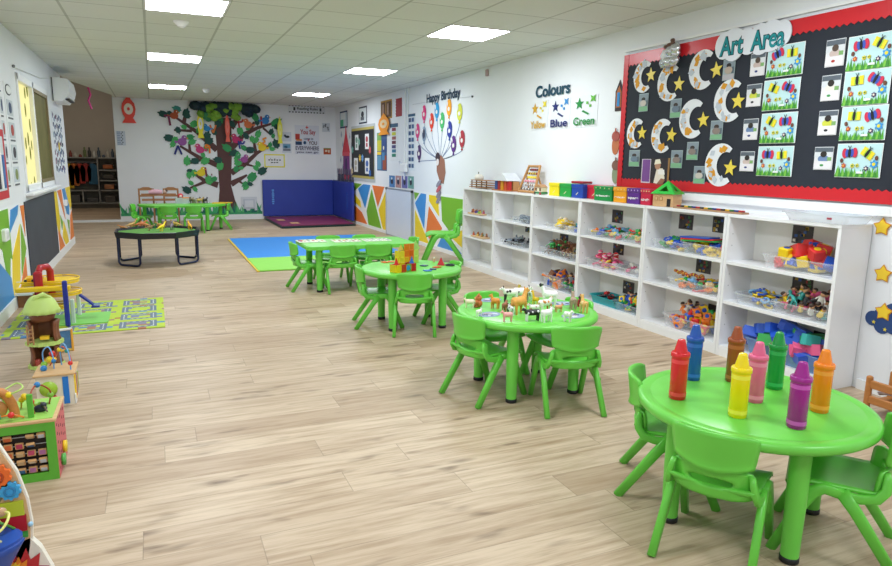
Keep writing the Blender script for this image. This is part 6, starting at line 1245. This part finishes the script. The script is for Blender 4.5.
for i in range(4): MB().box((-.14+.03*i, -.11+.012*i, .272), (.03, .02, .012), wood('#c08a52'), rz=.4*i).build('wooden_piece', e)
# small activity cube
e = empty('activity_cube', (-.545, 3.99, 0), 0, 'smaller wooden activity cube with blue and green sides behind the big green one', 'activity cube', 'wooden activity cubes')
MB().box((0, 0, .085), (.175, .19, .17), mat('#e8dcc8', .5)).build('body', e); MB().box((0, 0, .176), (.195, .215, .012), WD, ch=.003).build('top_board', e)
MB().box((.05, -.0975, .085), (.028, .006, .15), mat('#2378d0', .4), ch=.002).build('blue_strip', e); MB().lathe([(.001, 0), (.042, 0), (.042, .006), (.001, .006)], plastic('#a6cf3c'), 16, T(-.03, -.096, .10) @ Matrix.Rotation(PI/2, 4, 'X')).build('green_dial', e); MB().lathe([(.001, 0), (.02, 0), (.001, .004)], plastic('#cf3a3a'), 12, T(-.01, -.096, .045) @ Matrix.Rotation(PI/2, 4, 'X')).build('red_dial', e)
for j in range(5): MB().box((.090, -.06+.03*j, .09), (.008, .022, .13-.01*j), plastic(['#f2cf1c', '#d9302c', '#2f9a8c', '#e8842c', '#7fb83c'][j])).build('side_bar', e)
MB().box((.089, -.07, .03), (.008, .05, .05), plastic('#f0f0f0')).build('corner_piece', e)
wire(e, [(-.06, .04, .18), (-.06, .03, .27), (-.03, .02, .30), (-.01, 0, .25), (-.01, 0, .18)], '#6fa8e0', [(.85, '#2f7fc0'), (.12, '#7fb83c')])
wire(e, [(.02, .06, .18), (.02, .05, .28), (.045, .02, .31), (.07, -.03, .26), (.075, -.05, .18)], '#6fa8e0', [(.9, '#d9302c')])
wire(e, [(-.04, .07, .18), (.0, .06, .24), (.03, .05, .29), (.06, .06, .24), (.07, .07, .18)], '#d06a5a', [(.2, '#f2cf1c'), (.4, '#f2cf1c'), (.7, '#2f9a8c')])
for x, y, z, c_ in ((-.055, -.02, .194, '#2f7fc0'), (-.06, .04, .20, '#8fc43c'), (-.035, .05, .222, '#f2d22c'), (-.02, .06, .25, '#d0342c')): MB().ball((x, y, z), .017, plastic(c_), 12).build('bead', e)
# tree house
e = empty('toy_tree_house', (-.69, 4.70, 0), 0, 'toy tree house with a lime green scalloped roof and brown trunk floors', 'toy tree house'); BR = mat('#7d4a2f', .5, var=.12); LG = mat('#c3df7c', .45, var=.06)
def ring_floor(z, r_, c_):
    r_ *= .86; P = [((r_+(.008 if i % 2 else 0))*math.cos(2*PI*i/32), (r_*.85+(.008 if i % 2 else 0))*math.sin(2*PI*i/32)) for i in range(32)]; return MB().prism(P, z, z+.022, c_)
ring_floor(0, .11, LG).build('ground_floor', e); ring_floor(.15, .115, LG).build('middle_floor', e)
def bark(z0, z1, gap):
    def fn(u, v):
        a = gap+u*(2*PI-2*gap)-PI/2; q = .074+.005*math.sin(a*7)+.01*(abs(v-.5)*2)**2; return (q*math.cos(a), q*.85*math.sin(a), z0+(z1-z0)*v)
    return MB().sheet(fn, 30, 5, .012, BR)
bark(.02, .15, .75).build('trunk_wall', e); bark(.17, .30, .8).build('trunk_wall', e)
MB().sheet(lambda u, v: ((.055+.02*v)*math.cos(2*PI*u), (.05+.02*v)*math.sin(2*PI*u), .30+.05*v), 20, 3, .01, BR, wrap=True).build('neck', e)
def rf(u, v):
    a = 2*PI*u; q = .03+.072*v**.8; sc_ = 1+.05*math.sin(a*14)*(v > .9); return (q*math.cos(a)*sc_, q*.9*math.sin(a)*sc_, .455-.105*v**1.8)
MB().sheet(rf, 56, 8, .010, LG, wrap=True).build('roof', e)
MB().tube([(-.05, -.02, .41), (-.02, -.05, .455), (.02, -.05, .475), (.05, -.01, .44), (.055, .02, .40)], .014, LG, 8).build('roof_handle', e); MB().box((.0, .0, .385), (.11, .09, .012), BR).build('roof_deck', e)
f = MB()
for x in (-.075, -.045): f.cyl((x, -.095, .17), (x, -.09, .29), .005, wood('#b5895a'))
for z in (.19, .215, .24, .265): f.cyl((-.08, -.095, z), (-.04, -.095, z), .004, wood('#b5895a'))
f.build('ladder', e); MB().box((.01, -.05, .20), (.05, .03, .02), plastic('#f2c62c')).build('bed', e); MB().box((.02, -.05, .05), (.05, .04, .03), plastic('#d9a23c')).build('table', e); MB().lathe([(.02, 0), (.02, .03), (.012, .04)], plastic('#a03a2c'), 10, T(-.04, -.04, .022)).build('stool', e)
# small picture frame toy beside
e = empty('toy_picture_frame', (-.63, 5.02, .0), .3, 'small white and yellow toy frame with a blue picture beside the tree house', 'toy'); 
for a, b_, c_, d_, cc_ in ((0, .01, .12, .014, '#f2c45c'), (0, .155, .12, .014, '#eef1f4'), (-.055, .08, .014, .16, '#eef1f4'), (.055, .08, .014, .16, '#f2b23c')): MB().box((a, 0, b_), (c_, .02, d_), plastic(cc_), ch=.003).build('frame_bar', e)
MB().box((0, .004, .085), (.10, .006, .13), mat('#4a7fb0', .4, var=.4, scale=30)).build('picture', e)
# garage
e = empty('toy_car_park', (-.86, 5.93, .0085), 0, 'yellow multi-level toy car park with a red lift tower and blue supports', 'toy car park'); YP = plastic('#f4cc1c'); BP = plastic('#22349a'); RP = plastic('#b0222c')
def deck(z, x0, x1, y0, y1, rr, nm='deck'):
    f = MB(); P = [(x0, y0), (x1-rr, y0)]+[(x1-rr+rr*math.sin(PI*i/10), (y0+y1)/2-(y1-y0)/2*math.cos(PI*i/10)) for i in range(11)]+[(x1-rr, y1), (x0, y1)]; f.prism(P, z, z+.018, YP)
    f.tube([(p[0], p[1], z+.03) for p in P]+[(x0, y0, z+.03)], .006, YP, 8); return f.build(nm, e)
deck(.31, -.12, .26, -.06, .26, .14); deck(.21, -.05, .27, -.04, .24, .14); deck(.12, -.02, .16, -.10, .10, .02)
MB().box((.04, -.17, .305), (.36, .06, .035), YP, ch=.006).build('front_beam', e)
f = MB()
f.tube([(-.005, -.05, .0), (-.005, -.05, .41), (.01, -.03, .45), (.05, .02, .45), (.065, .05, .41), (.065, .05, .20)], .026, RP, 10); f.box((.0, -.10, .225), (.06, .05, .41), RP, ch=.012); f.build('lift_tower', e)
MB().box((.185, -.19, .185), (.035, .035, .36), BP, ch=.008).build('support', e); MB().box((.23, .20, .11), (.03, .03, .22), plastic('#e6e9ee'), ch=.006).build('support', e); MB().box((.215, -.1, .10), (.03, .03, .20), plastic('#cfe3d0'), ch=.006).build('support', e)
f = MB().prism([(0, 0), (.13, 0), (.13, .012), (0, .014)], -.03, .03, BP, M=T(.25, .05, .20) @ Matrix.Rotation(PI/2, 4, 'X') @ Matrix.Rotation(-.75, 4, 'Z')); f.box((.365, .05, .100), (.06, .06, .012), BP); f.build('ramp', e)
MB().box((.25, .05, .004), (.42, .40, .008), mat('#7fd060', .45, var=.05)).build('base_plate', e)
f = MB()
for x in (-.10, -.05, 0): f.ball((x, .0, .345), (.012, .012, .012), mat('#1b1b1e', .3), 8)
f.build('wheel_stop', e)
for i in range(2): MB().box((-.08+.06*i, .10, .343), (.05, .09, .03), plastic(['#f0b81c', '#e8a81c'][i]), ch=.008).build('parking_bay', e)
# helicopter pad box by the wall
e = empty('toy_crate', (-1.075, 6.78, 0), 0, 'brown wooden crate with a pale top against the left wall', 'crate'); MB().box((0, 0, .055), (.15, .24, .11), wood('#8f5f3c')).build('crate_body', e); MB().box((0, 0, .1225), (.19, .30, .025), plastic('#e8e9ea'), ch=.004).build('crate_top', e)
f = MB().ball((0, 0, .03), (.05, .03, .025), plastic('#3a6fb0'), 10).box((0, 0, .085), (.20, .02, .006), plastic('#e6e8ea')).cyl((0, 0, .05), (0, 0, .085), .006, plastic('#23252c')).box((.06, 0, .035), (.08, .012, .012), plastic('#3a6fb0')); thing(f, 'toy_helicopter', 'small blue toy helicopter with white rotor on the crate', 'toy helicopter', None, (-1.06, 6.74, .135), .3)
# rocket toy
e = empty('rocket_toy', (-.615, 1.98, 0), 0, 'large wooden rocket-shaped activity toy at the lower left corner', 'activity toy')
XZ = Matrix(((1, 0, 0, 0), (0, 0, 1, 0), (0, 1, 0, 0), (0, 0, 0, 1)))
prof = [(.232, .20), (.245, .27), (.250, .33), (.245, .40), (.228, .48), (.195, .56), (.15, .64), (.09, .72), (.0, .78)]
P = [(-a, b_) for a, b_ in prof[:-1]]+[prof[-1]]+[(a, b_) for a, b_ in prof[:-1][::-1]]
MB().prism(P, -.012, .012, WD, M=XZ).build('rocket_panel', e); MB().prism([(a*1.02, (b_-.45)*1.015+.45) for a, b_ in P], -.007, .007, plastic('#f3efe6'), M=XZ).build('panel_edge', e)
F = Matrix(((1, 0, 0, 0), (0, 0, -1, -.0125), (0, 1, 0, 0), (0, 0, 0, 1)))
for a, b_, w_, h_, c_ in ((.165, .380, .150, .042, '#c3cf35'), (.03, .380, .10, .055, '#ee8a3c'), (.212, .335, .062, .046, '#b8202f'), (.214, .302, .058, .018, '#3aa047')):
    MB().box((a, -.0155, b_), (w_, .006, h_), plastic(c_)).build('painted_block', e)
def gear(cx, cz, r_, c_, nm):
    P = [(cx+(r_ if (i//2) % 2 else r_*.84)*math.cos(2*PI*i/40), cz+(r_ if (i//2) % 2 else r_*.84)*math.sin(2*PI*i/40)) for i in range(40)]; f = MB(); f.prism(P, .002, .014, plastic(c_), M=F)
    f.tube([(cx+r_*.45*math.cos(2*PI*i/16), -.028, cz+r_*.45*math.sin(2*PI*i/16)) for i in range(16)], .003, plastic('#b5441c' if c_ != '#3fa6dc' else '#2f86bc'), 6, closed=True); f.build(nm, e)
gear(.186, .480, .036, '#f0702c', 'orange_gear'); gear(.214, .436, .026, '#3fa6dc', 'blue_gear')
MB().lathe([(.001, 0), (.03, 0), (.001, .003)], plastic('#cfc6b4'), 16, T(.165, -.013, .425) @ Matrix.Rotation(PI/2, 4, 'X')).build('disc', e)
MB().prism([(-.2, .66), (-.05, .66), (.06, .62), (.13, .60), (.10, .70), (-.05, .76)], .001, .005, plastic('#cf2b33'), M=F).build('nose_print', e)
f = MB(); f.prism(disc2(.245, .10, n=36), .325, .34, mat('#1f4fb0', .4, var=.3, scale=18)); o = f.build('bead_shelf', e); o.location = (0, -.09, 0)
def cone(u, v): a = PI+PI*u; q = .245-.03*v; return (q*math.cos(a), -.02+(.165-.06*v)*math.sin(a), .262-.12*v)
MB().sheet(lambda u, v: (lambda a: ((.245-.06*v)*math.cos(a), -.09+(.10-.04*v)*math.sin(a), .332-.11*v))(PI+PI*u), 28, 6, .012, mat('#2048a0', .4, var=.15)).build('shelf_skirt', e)
f = MB()
for j in range(14): f.prism(star2(.007, .003, 5, (random.uniform(-.1, .2), random.uniform(-.12, -.03))), .341, .3425+.0001*j, plastic('#8fc4f0'))
f.build('star_print', e)
wire(e, [(.22, -.05, .34), (.19, -.07, .375), (.12, -.06, .40), (.06, -.05, .37), (.05, -.04, .34)], '#57943c', [(.4, '#d8b48a')])
wire(e, [(.19, -.02, .34), (.18, -.06, .395), (.22, -.09, .405), (.20, -.14, .38), (.10, -.15, .355), (.0, -.14, .34)], '#ecec8a', [(.3, '#c9a27a')])
wire(e, [(.20, -.11, .34), (.17, -.13, .37), (.10, -.12, .37), (.04, -.12, .34)], '#e9e6a0', [])
MB().box((.14, -.165, .315), (.022, .02, .075), wood('#c9a06c'), ch=.006).build('wooden_clip', e); MB().ball((.252, -.02, .33), .007, plastic('#a8d4f0'), 10).build('side_bead', e)
for s_ in (-1, 1):
    P = [(s_*.13, 0), (s_*.31, 0), (s_*.308, .10), (s_*.292, .18), (s_*.268, .25), (s_*.245, .285), (s_*.15, .26)]
    MB().prism(P, -.012, .012, plastic('#f1ece2'), M=XZ @ T(0, 0, 0)).build('fin', e)
    Q = []
    for i in range(22): a = 2*PI*i/22; q = 1 if i % 2 else .66; Q.append((s_*.225+q*.062*math.cos(a), .165+q*.095*math.sin(a)))
    MB().prism(Q, .0, .004, plastic('#c22430'), M=F).build('flame_print', e)
    Q = [(s_*.21+(p[0]-s_*.225)*.62, .185+(p[1]-.165)*.58) for p in Q]; MB().prism(Q, .004, .007, plastic('#f08a24'), M=F).build('flame_print', e)
    Q = [(s_*.205+(p[0]-s_*.21)*.5, .20+(p[1]-.185)*.5) for p in Q]; MB().prism(Q, .007, .009, plastic('#f6cf3a'), M=F).build('flame_print', e)
MB().box((0, .05, .09), (.20, .12, .18), WD).build('rear_support', e)
